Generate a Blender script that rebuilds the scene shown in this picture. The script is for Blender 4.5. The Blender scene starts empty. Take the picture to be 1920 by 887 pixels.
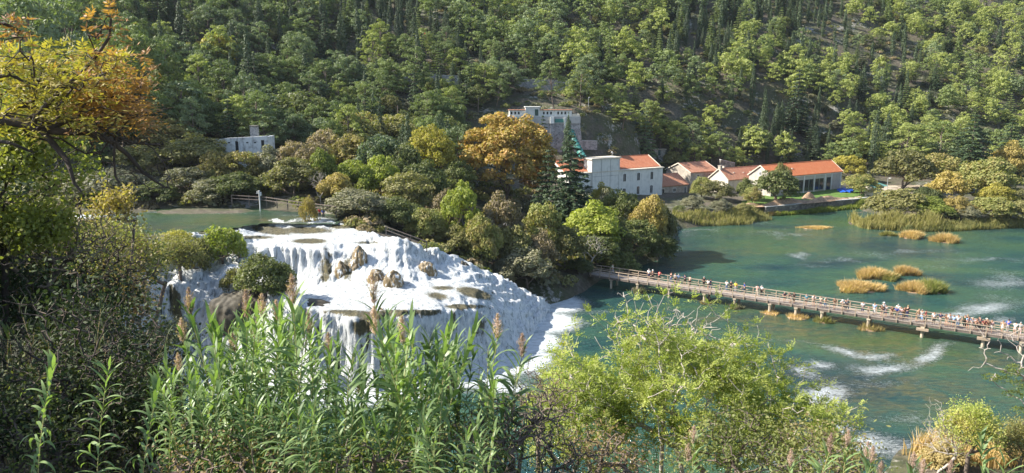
import bpy, math, random
import numpy as np
from mathutils import Vector, Matrix
S = bpy.context.scene
COL = S.collection
R = np.random.default_rng(7)
random.seed(7)
# ------------------------------------------------------------ camera, sky, sun, exposure
FPX = 1400.0; PITCH = math.atan(278.5/FPX); CAMZ = 34.0
cam_d = bpy.data.cameras.new('camera'); cam = bpy.data.objects.new('camera', cam_d); COL.objects.link(cam)
cam.location = (0, 0, CAMZ); cam.rotation_euler = (math.pi/2-PITCH, 0, 0)
cam_d.sensor_width = 36; cam_d.lens = 36*FPX/1920; cam_d.clip_start = .1; cam_d.clip_end = 5000
S.camera = cam
S.view_settings.view_transform = 'Standard'; S.view_settings.look = 'None'
S.view_settings.gamma = 1; S.view_settings.exposure = 1.22
SUN = Vector((-0.98, 0.03, 0)).normalized()*math.cos(math.radians(39)); SUN.z = math.sin(math.radians(39))
w = bpy.data.worlds.new('World'); S.world = w; w.use_nodes = True
nt = w.node_tree; bg = nt.nodes['Background']; sky = nt.nodes.new('ShaderNodeTexSky')
sky.sky_type = 'NISHITA'; sky.sun_disc = False; sky.sun_elevation = math.radians(39)
sky.sun_rotation = math.atan2(SUN.x, SUN.y); sky.altitude = 100; sky.air_density = 1.0; sky.dust_density = 1.0
nt.links.new(sky.outputs[0], bg.inputs[0]); bg.inputs[1].default_value = .11
sl = bpy.data.lights.new('sun', 'SUN'); sl.energy = 5.0; sl.angle = math.radians(.5); sl.color = (1, .94, .84)
so = bpy.data.objects.new('sun', sl); COL.objects.link(so); so.rotation_euler = SUN.to_track_quat('Z', 'Y').to_euler()
S.cycles.max_bounces = 6; S.cycles.transparent_max_bounces = 8; S.cycles.volume_bounces = 0
S.cycles.diffuse_bounces = 3; S.cycles.glossy_bounces = 2
S.cycles.volume_max_steps = 64

CP, SP = math.cos(PITCH), math.sin(PITCH)
def ray(px, py):
    a = (px-960)/FPX; b = -(py-443.5)/FPX
    return np.array((a, CP+b*SP, -SP+b*CP))
def PZ(px, py, z):
    d = ray(px, py); t = (z-CAMZ)/d[2]; return np.array((d[0]*t, d[1]*t, z))
def PD(px, py, Y):
    d = ray(px, py); t = Y/d[1]; return np.array((d[0]*t, Y, CAMZ+d[2]*t))
def proj(X, Y, Z):
    zc = Y*CP-(Z-CAMZ)*SP; yc = Y*SP+(Z-CAMZ)*CP
    return 960+FPX*X/zc, 443.5-FPX*yc/zc
# ------------------------------------------------------------ noise
def _h(ix, iy, iz, s):
    n = (ix*374761393 + iy*668265263 + iz*2147483647 + s*1274126177) & 0xffffffff
    n = ((n ^ (n >> 13))*1274126177) & 0xffffffff
    return ((n ^ (n >> 16)) & 0xffff)/65535.0
def vn(x, y, z=0.0, s=0):
    x = np.asarray(x, float); y = np.asarray(y, float); z = np.asarray(z, float)+0*x
    ix = np.floor(x).astype(np.int64); iy = np.floor(y).astype(np.int64); iz = np.floor(z).astype(np.int64)
    fx = x-ix; fy = y-iy; fz = z-iz
    fx = fx*fx*(3-2*fx); fy = fy*fy*(3-2*fy); fz = fz*fz*(3-2*fz)
    r = 0
    for a in (0, 1):
        for b in (0, 1):
            for c in (0, 1):
                wgt = (fx if a else 1-fx)*(fy if b else 1-fy)*(fz if c else 1-fz)
                r = r + wgt*_h(ix+a, iy+b, iz+c, s)
    return r
def fbm(x, y, z=0.0, o=4, s=0):
    r = 0; a = .5; f = 1.0
    for i in range(o):
        r = r + a*(vn(np.asarray(x)*f, np.asarray(y)*f, np.asarray(z)*f, s+i)-.5); a *= .5; f *= 2.03
    return r
# ------------------------------------------------------------ mesh helpers
def fill_mesh(me, V, F):
    V = np.asarray(V, np.float32); F = np.asarray(F, np.int32); k = F.shape[1]
    me.vertices.add(len(V)); me.vertices.foreach_set('co', V.ravel())
    me.loops.add(F.size); me.loops.foreach_set('vertex_index', F.ravel())
    me.polygons.add(len(F)); me.polygons.foreach_set('loop_start', np.arange(0, F.size, k, dtype=np.int32))
    me.update(calc_edges=True)
def obj(name, me, mat=None, parent=None, smooth=False):
    if mat is not None and len(me.materials) == 0: me.materials.append(mat)
    if smooth: me.polygons.foreach_set('use_smooth', np.ones(len(me.polygons), bool))
    o = bpy.data.objects.new(name, me); COL.objects.link(o)
    if parent is not None: o.parent = parent
    return o
def nmesh(name, V, F, mat=None, parent=None, smooth=False):
    me = bpy.data.meshes.new(name); fill_mesh(me, V, F); return obj(name, me, mat, parent, smooth)
def tag(o, label=None, cat=None, group=None, kind=None):
    if label: o['label'] = label
    if cat: o['category'] = cat
    if group: o['group'] = group
    if kind: o['kind'] = kind
    return o
def empty(name, loc=(0, 0, 0), rz=0, s=1.0):
    o = bpy.data.objects.new(name, None); COL.objects.link(o); o.location = tuple(loc); o.rotation_euler = (0, 0, rz)
    o.scale = (s, s, s) if not isinstance(s, tuple) else s; o.empty_display_size = .2
    return o
def dup(root, loc=None, rz=None, s=None):
    r = root.copy(); COL.objects.link(r)
    for k in ('label', 'category', 'group'):
        if k in r: del r[k]
    for ch in list(root.children):
        c = ch.copy(); COL.objects.link(c); c.parent = r
        for g in list(ch.children):
            d = g.copy(); COL.objects.link(d); d.parent = c
    if loc is not None: r.location = tuple(loc)
    if rz is not None: r.rotation_euler[2] = rz
    if s is not None: r.scale = (s, s, s) if not isinstance(s, tuple) else s
    return r
class MB:
    """collects boxes, prisms and tubes into one mesh"""
    def __init__(s): s.v = []; s.f = []
    def add(s, V, F):
        n = len(s.v); s.v += [tuple(map(float, p)) for p in V]; s.f += [tuple(i+n for i in f) for f in F]; return s
    def box(s, x0, x1, y0, y1, z0, z1):
        V = [(x, y, z) for x in (x0, x1) for y in (y0, y1) for z in (z0, z1)]
        return s.add(V, [(0, 1, 3, 2), (4, 6, 7, 5), (0, 4, 5, 1), (2, 3, 7, 6), (0, 2, 6, 4), (1, 5, 7, 3)])
    def bar(s, a, b, w, h=None):
        a = Vector(a); b = Vector(b); h = h or w; d = (b-a).normalized()
        u = d.cross(Vector((0, 0, 1)))
        u = Vector((1, 0, 0)) if u.length < 1e-3 else u.normalized()
        v = u.cross(d).normalized(); u = u*w/2; v = v*h/2
        V = [p+q for p in (a, b) for q in (-u-v, u-v, u+v, -u+v)]
        return s.add(V, [(3, 2, 1, 0), (4, 5, 6, 7), (0, 1, 5, 4), (1, 2, 6, 5), (2, 3, 7, 6), (3, 0, 4, 7)])
    def tube(s, pts, r, n=8, cap=True):
        pts = [Vector(p) for p in pts]; rs = r if hasattr(r, '__len__') else [r]*len(pts); V = []; F = []
        for i, p in enumerate(pts):
            d = (pts[min(i+1, len(pts)-1)]-pts[max(i-1, 0)]).normalized()
            u = d.cross(Vector((.03, .02, 1)) if abs(d.z) < .95 else Vector((1, 0, 0))).normalized(); v = u.cross(d)
            for k in range(n):
                a = 2*math.pi*k/n; V.append(p+(u*math.cos(a)+v*math.sin(a))*rs[i])
        for i in range(len(pts)-1):
            for k in range(n):
                F.append((i*n+k, i*n+(k+1) % n, (i+1)*n+(k+1) % n, (i+1)*n+k))
        if cap: F.append(tuple(range(n))); F.append(tuple((len(pts)-1)*n+k for k in reversed(range(n))))
        return s.add(V, F)
    def build(s, name, mat=None, parent=None, smooth=False, bevel=0):
        me = bpy.data.meshes.new(name); me.from_pydata(s.v, [], s.f); me.update()
        o = obj(name, me, mat, parent, smooth)
        if bevel:
            m = o.modifiers.new('bevel', 'BEVEL'); m.width = bevel; m.segments = 1; m.limit_method = 'ANGLE'
        return o
# ------------------------------------------------------------ materials
def mat(name):
    m = bpy.data.materials.new(name); m.use_nodes = True
    return m, m.node_tree, m.node_tree.nodes['Principled BSDF']
def N(t, typ, **kw):
    n = t.nodes.new(typ)
    for k, v in kw.items():
        if k in n.inputs.keys(): n.inputs[k].default_value = v
        else: setattr(n, k, v)
    return n
def ramp(t, src, stops, interp='LINEAR'):
    r = t.nodes.new('ShaderNodeValToRGB'); r.color_ramp.interpolation = interp
    e = r.color_ramp.elements
    while len(e) < len(stops): e.new(.5)
    for i, (p, c) in enumerate(stops):
        e[i].position = p; e[i].color = (c, c, c, 1) if not hasattr(c, '__len__') else (*c, 1)
    t.links.new(src, r.inputs[0]); return r.outputs[0]
def noise(t, scale, detail=4, rough=.55, vec=None, mapscale=None, geo=True, dist=0):
    n = N(t, 'ShaderNodeTexNoise'); n.inputs['Scale'].default_value = scale
    n.inputs['Detail'].default_value = detail; n.inputs['Roughness'].default_value = rough
    n.inputs['Distortion'].default_value = dist
    if vec is None:
        vec = N(t, 'ShaderNodeNewGeometry').outputs['Position'] if geo else N(t, 'ShaderNodeTexCoord').outputs['Object']
    if mapscale:
        mp = N(t, 'ShaderNodeMapping'); mp.inputs['Scale'].default_value = mapscale; t.links.new(vec, mp.inputs[0]); vec = mp.outputs[0]
    t.links.new(vec, n.inputs['Vector']); return n.outputs['Fac']
def mix(t, fac, a, b, typ='MIX'):
    m = N(t, 'ShaderNodeMix'); m.data_type = 'RGBA'; m.blend_type = typ
    for inp, v in ((m.inputs[0], fac), (m.inputs[6], a), (m.inputs[7], b)):
        if hasattr(v, 'is_output'): t.links.new(v, inp)
        elif hasattr(v, '__len__'): inp.default_value = (*v, 1)
        else: inp.default_value = v
    return m.outputs[2]
def math_(t, op, a, b=0.0, c=None):
    m = N(t, 'ShaderNodeMath'); m.operation = op
    for i, v in enumerate((a, b) if c is None else (a, b, c)):
        if hasattr(v, 'is_output'): t.links.new(v, m.inputs[i])
        else: m.inputs[i].default_value = v
    return m.outputs[0]
def bump(t, bs, h, strength=.4, dist=.1):
    b = N(t, 'ShaderNodeBump'); b.inputs['Strength'].default_value = strength; b.inputs['Distance'].default_value = dist
    t.links.new(h, b.inputs['Height']); t.links.new(b.outputs[0], bs.inputs['Normal'])
def attr(t, name):
    return N(t, 'ShaderNodeAttribute', attribute_name=name).outputs['Fac']
def simple(name, c, rough=.8, var=.25, scale=2.0, bmp=.2, spec=.3):
    m, t, b = mat(name); f = noise(t, scale, 5, .6, geo=True)
    lo = tuple(x*(1-var) for x in c); hi = tuple(min(x*(1+var), .9) for x in c)
    t.links.new(ramp(t, f, [(.3, lo), (.7, hi)]), b.inputs['Base Color'])
    b.inputs['Roughness'].default_value = rough; b.inputs['Specular IOR Level'].default_value = spec
    if bmp: bump(t, b, f, bmp, .05)
    return m
LEAF = {}
def leafmat(name, a, b_, trans=.25, hue=None, rough=.55):
    """foliage: leaf colour a..b varying from clump to clump and tree to tree"""
    if name in LEAF: return LEAF[name]
    m, t, b = mat('foliage_'+name)
    oi = N(t, 'ShaderNodeObjectInfo').outputs['Random']
    f = noise(t, .55, 3, .6); g = noise(t, 7, 2, .6)
    k = math_(t, 'ADD', math_(t, 'MULTIPLY', f, 1.1), math_(t, 'MULTIPLY', g, .55))
    k = math_(t, 'ADD', k, math_(t, 'MULTIPLY', math_(t, 'SUBTRACT', oi, .5), .5))
    c = ramp(t, k, [(.5, a), (1.15, b_)] if not hue else [(.45, a), (.8, b_), (1.0, hue)])
    brown = tuple(.5*x+.5*y for x, y in zip(b_, (.2, .12, .05)))
    c = mix(t, math_(t, 'MULTIPLY', ramp(t, noise(t, .9, 4, .7), [(.52, 0.0), (.68, 1.0)]), .0 if name in ('cane', 'cypress', 'dark_conifer', 'cane_stem', 'plume') else .45), c, brown)
    t.links.new(c, b.inputs['Base Color']); b.inputs['Roughness'].default_value = rough
    b.inputs['Specular IOR Level'].default_value = .25
    tr = N(t, 'ShaderNodeBsdfTranslucent'); t.links.new(mix(t, 1.0, c, (1.5, 1.7, .6), 'MULTIPLY'), tr.inputs[0])
    ms = N(t, 'ShaderNodeMixShader'); ms.inputs[0].default_value = trans
    t.links.new(b.outputs[0], ms.inputs[1]); t.links.new(tr.outputs[0], ms.inputs[2])
    t.links.new(ms.outputs[0], t.nodes['Material Output'].inputs[0])
    LEAF[name] = m; return m
BARK = simple('bark', (.16, .125, .1), .9, .4, 6, .5)
BARK_PALE = simple('pale_bark', (.42, .37, .32), .85, .3, 8, .4)
BARK_DARK = simple('dark_bark', (.07, .055, .045), .9, .4, 8, .5)
# ------------------------------------------------------------ terrain heights from contour lines (world metres)
X0, X1, Y0, Y1 = -420.0, 620.0, -40.0, 600.0
def px_line(pts): return [tuple(PZ(*p)) for p in pts]
FALLS = [px_line(l) for l in [
 [(-100, 400, 13.6), (100, 396, 13.6), (300, 398, 13.6), (460, 396, 13.6), (560, 404, 13.6), (620, 412, 13.6)],
 [(-150, 456, 14.5), (120, 452, 14.5), (250, 457, 14.5), (350, 442, 14.5), (446, 431, 14.2)],
 [(-100, 430, 13.2), (250, 430, 13.2), (350, 424, 13.2), (450, 420, 13.4), (500, 418, 13.7), (580, 420, 13.7), (625, 420, 13.8)],
 [(455, 434, 12.9), (520, 442, 12.8), (600, 440, 12.8), (680, 436, 13)],
 [(430, 462, 12.5), (480, 459, 12.5), (540, 466, 12.5), (600, 464, 12.5), (650, 460, 12.5), (700, 462, 12.1)],
 [(535, 530, 7.8), (600, 537, 7.8), (680, 542, 7.8), (740, 540, 7.8), (800, 532, 7.9), (860, 524, 7.6)],
 [(700, 470, 11.2), (760, 480, 10.2), (820, 500, 8.9), (880, 520, 7.6)],
 [(690, 438, 13), (740, 452, 12), (800, 470, 10), (870, 500, 7.5), (930, 532, 4), (1022, 572, 0)],
 [(540, 545, 7.8), (640, 570, 7.9), (740, 572, 7.9), (850, 560, 7.4), (900, 548, 6.6)],
 [(645, 592, 8.1), (700, 592, 8.1), (760, 590, 7.9), (850, 585, 6.9), (920, 572, 5.4), (975, 568, 3)],
 [(560, 560, 8.3), (600, 580, 8.3), (640, 590, 8.2)],
 [(430, 480, 11.2), (400, 497, 10), (360, 520, 9.3)],
 [(480, 480, 11.6), (440, 500, 10.3), (400, 520, 9.3)],
 [(285, 556, 8.6), (340, 545, 8.8), (410, 545, 8.8)],
]]
FOOT = [(-45, 86.5, 0), (-36, 87, 0), (-33, 84, 0), (-24, 82.5, 0), (-18, 80.8, 0), (-11.6, 82, 0), (-6.7, 85.6, 0), (-1.9, 89.7, 0), (1.75, 97, 0), (4.6, 106, 0), (6.6, 115.5, 0)]
ROCKMOUND = px_line([(425, 505, 10.6), (480, 520, 10.4), (530, 550, 10), (600, 585, 9.4)])
def off(line, dx, dy, z): return [(x+dx, y+dy, z) for x, y, _ in line]
bank = px_line([(1035, 566, .4), (1090, 545, .4), (1130, 518, .4), (1180, 500, .4), (1240, 482, .4), (1262, 455, .4), (1268, 426, .4), (1330, 420, .4), (1400, 416, .4), (1428, 402, .4), (1445, 400, .4), (1520, 393, .4), (1600, 386, .4), (1614, 392, .4), (1606, 422, .4), (1700, 429, .4), (1800, 428, .4), (1920, 420, .4), (2100, 415, .4), (2400, 400, .4), (3200, 400, .4)])
bank = [b for b in bank]
LINES = FALLS+[FOOT, ROCKMOUND, bank]+[
 off(FOOT, .6, -1.6, -1.2), off(bank, -.5, -2.5, -1.3),
 px_line([(700, 432, 14), (745, 446, 13.4), (805, 462, 11.6), (875, 490, 9), (935, 522, 5.6), (1020, 562, 1.4)]),
 [(-120, 0, 40), (-60, 0, 37), (-20, 0, 34), (0, 0, 32.3), (30, 0, 31), (80, 0, 31), (500, 0, 30)],
 [(-120, -35, 42), (0, -35, 36), (500, -35, 34)],
 [(-60, 8, 35), (-12, 8, 31), (-6, 8, 29), (0, 8, 27.8), (8, 8, 27.4), (30, 8, 26), (80, 8, 24), (500, 8, 24)],
 [(-110, 20, 36), (-70, 20, 33), (-15, 18, 27), (-7, 18, 22.5), (5, 18, 21), (15, 18, 20.5), (40, 18, 18), (90, 20, 16), (500, 20, 15)],
 [(-120, 38, 34), (-70, 35, 30), (-28, 32, 23.5), (-15, 30, 17.5), (0, 30, 14), (25, 30, 12.5), (60, 30, 8), (100, 30, 7), (500, 30, 6)],
 [(-130, 62, 30), (-75, 60, 25), (-45, 60, 18), (-30, 55, 11), (-10, 52, 3), (10, 50, 3), (35, 48, 2.2), (60, 50, 1.5), (100, 50, 2), (500, 50, 2)],
 [(-130, 82, 24), (-75, 80, 18.5), (-58, 80, 15), (-50, 79, 11)],
 [(-130, 94, 16.5), (-80, 92, 16.2), (-62, 90, 15.2), (-52, 89, 13)],
 px_line([(180, 500, 13.4), (230, 505, 12.6), (285, 512, 11.6), (330, 517, 11), (365, 505, 11)]),
 [(-44, 78, .3), (-36, 74, .3), (-25, 67, .3), (-10, 60, .3), (20, 57, .3), (34, 58, .4), (38, 66, .4), (45, 66, .4), (50, 60, .3), (100, 58, .3), (500, 56, .3)],
 [(-38, 80, -2), (-25, 73, -2.2), (-10, 66, -2.5), (20, 63, -2.8), (34, 72, -2), (60, 66, -2), (120, 66, -2), (500, 66, -2)],
 [(0, 85, -3), (20, 82, -3), (60, 82, -3), (150, 82, -3), (500, 82, -3)],
 [(8, 100, -2.5), (30, 110, -3), (100, 110, -3), (500, 110, -3)],
 [(22, 128, -2), (60, 140, -3), (150, 140, -3), (500, 140, -3)],
 [(50, 165, -2.5), (100, 160, -3), (500, 160, -3)],
 off(bank[:13], -.5, 3.2, 2.3),
 px_line([(1630, 412, 1.8), (1700, 415, 1.8), (1800, 412, 1.8), (1920, 406, 1.8)]),
 px_line([(1150, 385, 3), (1250, 372, 3), (1400, 365, 3), (1500, 356, 3), (1600, 350, 3), (1750, 352, 3), (1920, 350, 3), (2400, 350, 3), (3000, 350, 3)]),
 px_line([(1640, 378, 2.6), (1700, 380, 2.6), (1800, 380, 2.6), (1920, 378, 2.6)]),
 [(43, 226, 3.4), (56, 238, 3.6), (80, 236, 3.8), (110, 250, 4), (150, 252, 4), (260, 262, 4), (500, 272, 4)],
 # ground under the belt of trees
 [(-78, 122.5, 14.4), (-50, 123, 14.4), (-30, 122, 14.4), (-24, 116, 14.2)],
 [(-130, 130, 17), (-100, 128, 15.6), (-60, 131, 15.6), (-30, 130, 15), (-18, 124, 13)],
 [(-14, 120, 10), (-6, 124, 6), (4, 128, 3), (12, 140, 2.6)],
 [(-40, 160, 17), (-15, 160, 12), (0, 160, 6), (20, 170, 3.4)],
 [(-60, 185, 22), (-30, 190, 18), (-5, 195, 12), (18, 196, 7)],
 [(-8, 213, 15.6), (10, 212, 15.6), (20, 214, 15.6), (34, 222, 6)],
 [(-20, 224, 27), (-6, 226, 28), (9, 226, 28), (22, 229, 28), (40, 240, 22)],
 [(42, 238, 7), (60, 245, 7), (110, 260, 7), (170, 268, 7), (260, 278, 7), (500, 290, 7)],
 [(-160, 150, 34), (-80, 150, 21), (-60, 150, 20)],
 [(-300, 140, 46), (-200, 155, 42), (-130, 172, 35), (-80, 190, 32), (-50, 225, 33), (5, 252, 35), (40, 262, 33), (80, 283, 34), (150, 306, 36), (250, 330, 35), (600, 345, 35)],
 [(-400, 230, 84), (-300, 225, 84), (-180, 245, 72), (-100, 285, 72), (-40, 315, 72), (20, 340, 76), (100, 365, 80), (200, 390, 80), (300, 410, 80), (600, 425, 80)],
 [(-420, 330, 150), (-300, 335, 145), (-200, 365, 138), (-100, 410, 138), (0, 440, 140), (100, 462, 140), (250, 490, 140), (600, 520, 145)],
 [(-420, 600, 240), (0, 600, 230), (620, 600, 225)],
]
def solve(x0, x1, y0, y1, lines):
    H = None
    for h in (16.0, 8.0, 4.0, 2.0, 1.0):
        nx = int((x1-x0)/h)+1; ny = int((y1-y0)/h)+1
        if H is None: Z = np.full((nx, ny), 10.0)
        else:
            gx = np.linspace(0, H.shape[0]-1, nx); gy = np.linspace(0, H.shape[1]-1, ny)
            ix = np.minimum(gx.astype(int), H.shape[0]-2); iy = np.minimum(gy.astype(int), H.shape[1]-2)
            fx = (gx-ix)[:, None]; fy = (gy-iy)[None]
            Z = H[ix][:, iy]*(1-fx)*(1-fy)+H[ix+1][:, iy]*fx*(1-fy)+H[ix][:, iy+1]*(1-fx)*fy+H[ix+1][:, iy+1]*fx*fy
        acc = np.zeros((nx, ny)); cnt = np.zeros((nx, ny))
        for l in lines:
            for a, b in zip(l[:-1], l[1:]):
                a = np.array(a); b = np.array(b); n = max(2, int(np.hypot(*(b-a)[:2])/h*2)+1)
                for t in np.linspace(0, 1, n):
                    p = a+(b-a)*t; i = int(round((p[0]-x0)/h)); j = int(round((p[1]-y0)/h))
                    if 0 <= i < nx and 0 <= j < ny: acc[i, j] += p[2]; cnt[i, j] += 1
        m = cnt > 0; fix = np.where(m, acc/np.maximum(cnt, 1), 0)
        for it in range({16.0: 600, 8.0: 300, 4.0: 200, 2.0: 120, 1.0: 60}[h]):
            Z[m] = fix[m]
            P = np.pad(Z, 1, mode='edge'); Z = .25*(P[2:, 1:-1]+P[:-2, 1:-1]+P[1:-1, 2:]+P[1:-1, :-2])
        Z[m] = fix[m]*.6+Z[m]*.4 if h == 1.0 else fix[m]
        H = Z
    return H
HG = solve(X0, X1, Y0, Y1, LINES)
def hraw(x, y):
    gx = np.clip(np.asarray(x, float)-X0, 0, HG.shape[0]-1.001); gy = np.clip(np.asarray(y, float)-Y0, 0, HG.shape[1]-1.001)
    ix = gx.astype(int); iy = gy.astype(int); fx = gx-ix; fy = gy-iy
    return HG[ix, iy]*(1-fx)*(1-fy)+HG[ix+1, iy]*fx*(1-fy)+HG[ix, iy+1]*(1-fx)*fy+HG[ix+1, iy+1]*fx*fy
def inpoly(x, y, poly):
    x = np.asarray(x); y = np.asarray(y); r = np.zeros(np.broadcast(x, y).shape, bool); n = len(poly)
    for i in range(n):
        xa, ya = poly[i][:2]; xb, yb = poly[(i+1) % n][:2]
        c = ((ya > y) != (yb > y)) & (x < (xb-xa)*(y-ya)/(yb-ya+1e-12)+xa); r ^= c
    return r
# outline of the white water, world metres
edge_r = px_line([(625, 416, 13.8), (700, 436, 13.2), (745, 450, 12.4), (805, 468, 10.4), (875, 497, 8), (935, 529, 4.6), (1030, 570, .2)])
lip = px_line([(625, 416, 13.8), (580, 417, 13.7), (500, 415, 13.7), (450, 422, 13.6)])
left_e = px_line([(448, 425, 13.6), (440, 440, 13), (445, 458, 12.5), (420, 468, 12), (372, 490, 10.4), (335, 515, 9.6), (270, 545, 8.8)])
WPOLY = [p[:2] for p in edge_r]+[(8, 117)]+[(x+1.5, y-2.5) for x, y, _ in reversed(FOOT)]+[(-47, 84)]+[p[:2] for p in reversed(left_e)]+[p[:2] for p in reversed(lip)]
def ground_h(x, y):
    h = hraw(x, y); x = np.asarray(x, float); y = np.asarray(y, float)
    amp = np.clip((y-200)/80, .25, 1)
    n = fbm(x*.045, y*.045, 0, 4, 3)*7*np.clip((h-12)/25, 0, 1)*np.clip((y-140)/60, 0, 1)+fbm(x*.4, y*.4, 0, 3, 9)*.9*amp*np.clip(h-1, 0, 1)
    wet = inpoly(x, y, WPOLY)
    return h+np.where(wet, -.7, n)
def lin(segs):
    out = []
    for a, b, s in segs: out += list(np.arange(a, b, s))
    return np.array(out+[segs[-1][1]])
gx = lin([(-420, -120, 6), (-120, -60, 2), (-60, 12, .6), (12, 60, 1.5), (60, 160, 3), (160, 620, 8)])
gy = lin([(-40, 0, 4), (0, 70, 1.2), (70, 132, .6), (132, 300, 2.5), (300, 460, 4), (460, 600, 10)])
def grid(gx, gy, zf):
    XX, YY = np.meshgrid(gx, gy, indexing='ij'); ZZ = zf(XX, YY); nx, ny = XX.shape
    V = np.stack([XX, YY, ZZ], -1).reshape(-1, 3); i = np.arange(nx*ny).reshape(nx, ny)
    F = np.stack([i[:-1, :-1], i[1:, :-1], i[1:, 1:], i[:-1, 1:]], -1).reshape(-1, 4)
    return V, F
V, F = grid(gx, gy, ground_h)
m, t, b = mat('hill_soil')
n1 = noise(t, .12, 6, .6); n2 = noise(t, 1.3, 6, .65); n3 = noise(t, .35, 4, .6)
c = ramp(t, n2, [(.3, (.05, .04, .028)), (.55, (.12, .1, .07)), (.75, (.2, .17, .13))])
g = ramp(t, n3, [(.3, (.035, .045, .018)), (.7, (.08, .085, .03))])
c = mix(t, ramp(t, n1, [(.42, 0.0), (.56, 1.0)]), c, g)
rk = ramp(t, math_(t, 'ADD', n1, math_(t, 'MULTIPLY', n2, .5)), [(.83, 0.0), (.93, 1.0)])
c = mix(t, rk, c, ramp(t, n2, [(.3, (.2, .18, .155)), (.7, (.42, .39, .35))]))
t.links.new(c, b.inputs['Base Color']); b.inputs['Roughness'].default_value = .95; bump(t, b, n2, .8, .6)
GROUND_MAT = m
tag(nmesh('ground', V, F, m, smooth=True), 'brown stony hillside and banks under the trees', 'ground', kind='structure')
def gz(x, y): return float(ground_h(np.array([x], float), np.array([y], float))[0])

# ------------------------------------------------------------ lower river
xs = lin([(-60, 0, 1.2), (0, 110, .8), (110, 200, 2), (200, 620, 8)]); ys = lin([(50, 60, 1.5), (60, 150, .8), (150, 262, 2)])
V, F = grid(xs, ys, lambda x, y: fbm(x*.9, y*.9, 0, 3, 21)*.12)
PX, PY = proj(V[:, 0], V[:, 1], 0)
PX = PX+fbm(V[:, 0]*.13, V[:, 1]*.13, 0, 4, 201)*90; PY = PY+fbm(V[:, 0]*.13, V[:, 1]*.13, 0, 4, 211)*34+fbm(V[:, 0]*.5, V[:, 1]*.5, 0, 3, 215)*10
def blob(cx, cy, rx, ry, s=1.0, ang=0):
    a = math.radians(ang); dx = PX-cx; dy = PY-cy
    u = (dx*math.cos(a)+dy*math.sin(a))/rx; v = (-dx*math.sin(a)+dy*math.cos(a))/ry
    return s*np.exp(-(u*u+v*v)*.8)
foam = np.zeros(len(V))
FT = np.array(FOOT)[:, :2]
dmin = np.min(np.hypot(V[:, None, 0]-FT[None, :, 0], V[:, None, 1]-FT[None, :, 1]), 1)
foam = np.maximum(foam, np.clip(1.5-dmin/5.5, 0, 1.3))
for a in [(1240, 470, 60, 8, .4, 0), (1480, 440, 90, 6, .42, 3), (1700, 470, 140, 7, .42, 0), (1850, 490, 100, 10, .45, 0), (1430, 560, 60, 6, .4, 8), (1500, 640, 90, 6, .42, 8), (1640, 720, 120, 12, .4, 0), (1720, 790, 90, 16, .42, 0), (985, 690, 60, 26, .95, -15), (1010, 655, 40, 30, .7, 0), (950, 730, 60, 25, .8), (1080, 600, 55, 7, .5, 15), (1120, 582, 60, 6, .42, -8),
          (1545, 745, 60, 36, .68, -10), (1500, 700, 60, 16, .55, 10), (1590, 655, 75, 14, .6, 4), (1655, 690, 85, 16, .62, -6), (1745, 664, 60, 16, .62, -28), (1640, 662, 60, 8, .6, 6),
          (1540, 690, 50, 8, .6, 8), (1620, 830, 110, 26, .66, 8), (1560, 800, 70, 25, .6), (1700, 850, 110, 30, .55, 5), (1480, 860, 130, 40, .55),
          (1850, 575, 80, 20, .6, -5), (1800, 588, 60, 7, .6, 0), (1890, 530, 80, 22, .5, 0), (1760, 500, 90, 10, .35), (1500, 482, 50, 5, .5, 4), (1545, 500, 90, 9, .35),
          (1310, 433, 55, 8, .45, 0), (1420, 412, 50, 6, .4), (1590, 483, 60, 4, .42, 2), (1900, 600, 50, 10, .5, 0), (1650, 620, 120, 6, .35, 8), (1190, 560, 60, 6, .3, 8), (1635, 388, 22, 4, .95, 0), (1390, 645, 50, 6, .45), (1350, 600, 40, 4, .4, 10)]:
    foam = np.maximum(foam, blob(*a))
bed = np.zeros(len(V))
for a in [(1480, 615, 120, 14, .9, 8), (1680, 660, 200, 20, .8, 8), (1700, 740, 180, 40, .75, 0), (1400, 470, 200, 14, .4), (1600, 440, 250, 10, .5), (1250, 545, 60, 8, .5), (1870, 680, 60, 20, .7), (1330, 600, 60, 10, .6), (1520, 420, 70, 6, .6)]:
    bed = np.maximum(bed, blob(*a))
green = np.clip((480-PY)/80, 0, 1)*.6+blob(1620, 625, 260, 26, .9, 9)
o = nmesh('river_water', V, F, None, smooth=True); me = o.data
for nm, arr in (('foam', foam), ('bed', bed), ('green', green)):
    at = me.attributes.new(nm, 'FLOAT', 'POINT'); at.data.foreach_set('value', arr.astype(np.float32))
m, t, b = mat('river_water')
nb = noise(t, .55, 5, .65, mapscale=(.6, 1.2, 1), dist=1.2); nl = noise(t, .07, 4, .55, mapscale=(.6, 1.3, 1)); nf = noise(t, 3.4, 9, .85, mapscale=(.55, 1.3, 1), dist=1.2)
c = ramp(t, nl, [(.34, (.014, .048, .058)), (.48, (.032, .092, .072)), (.66, (.062, .13, .062))])
c = mix(t, math_(t, 'MULTIPLY', attr(t, 'green'), ramp(t, nl, [(.35, .2), (.6, 1.)])), c, (.06, .105, .025))
c = mix(t, math_(t, 'MULTIPLY', attr(t, 'bed'), ramp(t, nb, [(.42, 0.0), (.6, 1.0)])), c, (.15, .13, .05))
fm = math_(t, 'ADD', math_(t, 'MULTIPLY', attr(t, 'foam'), .6), math_(t, 'MULTIPLY', nf, 1.25))
fm = ramp(t, fm, [(.84, 0.0), (1.02, .9)])
c = mix(t, fm, c, (.72, .76, .76))
t.links.new(c, b.inputs['Base Color'])
t.links.new(ramp(t, fm, [(0, .1), (1, .7)]), b.inputs['Roughness'])
b.inputs['IOR'].default_value = 1.33
nw = noise(t, 1.3, 7, .68, mapscale=(.5, 1.6, 1), dist=.8)
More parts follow.
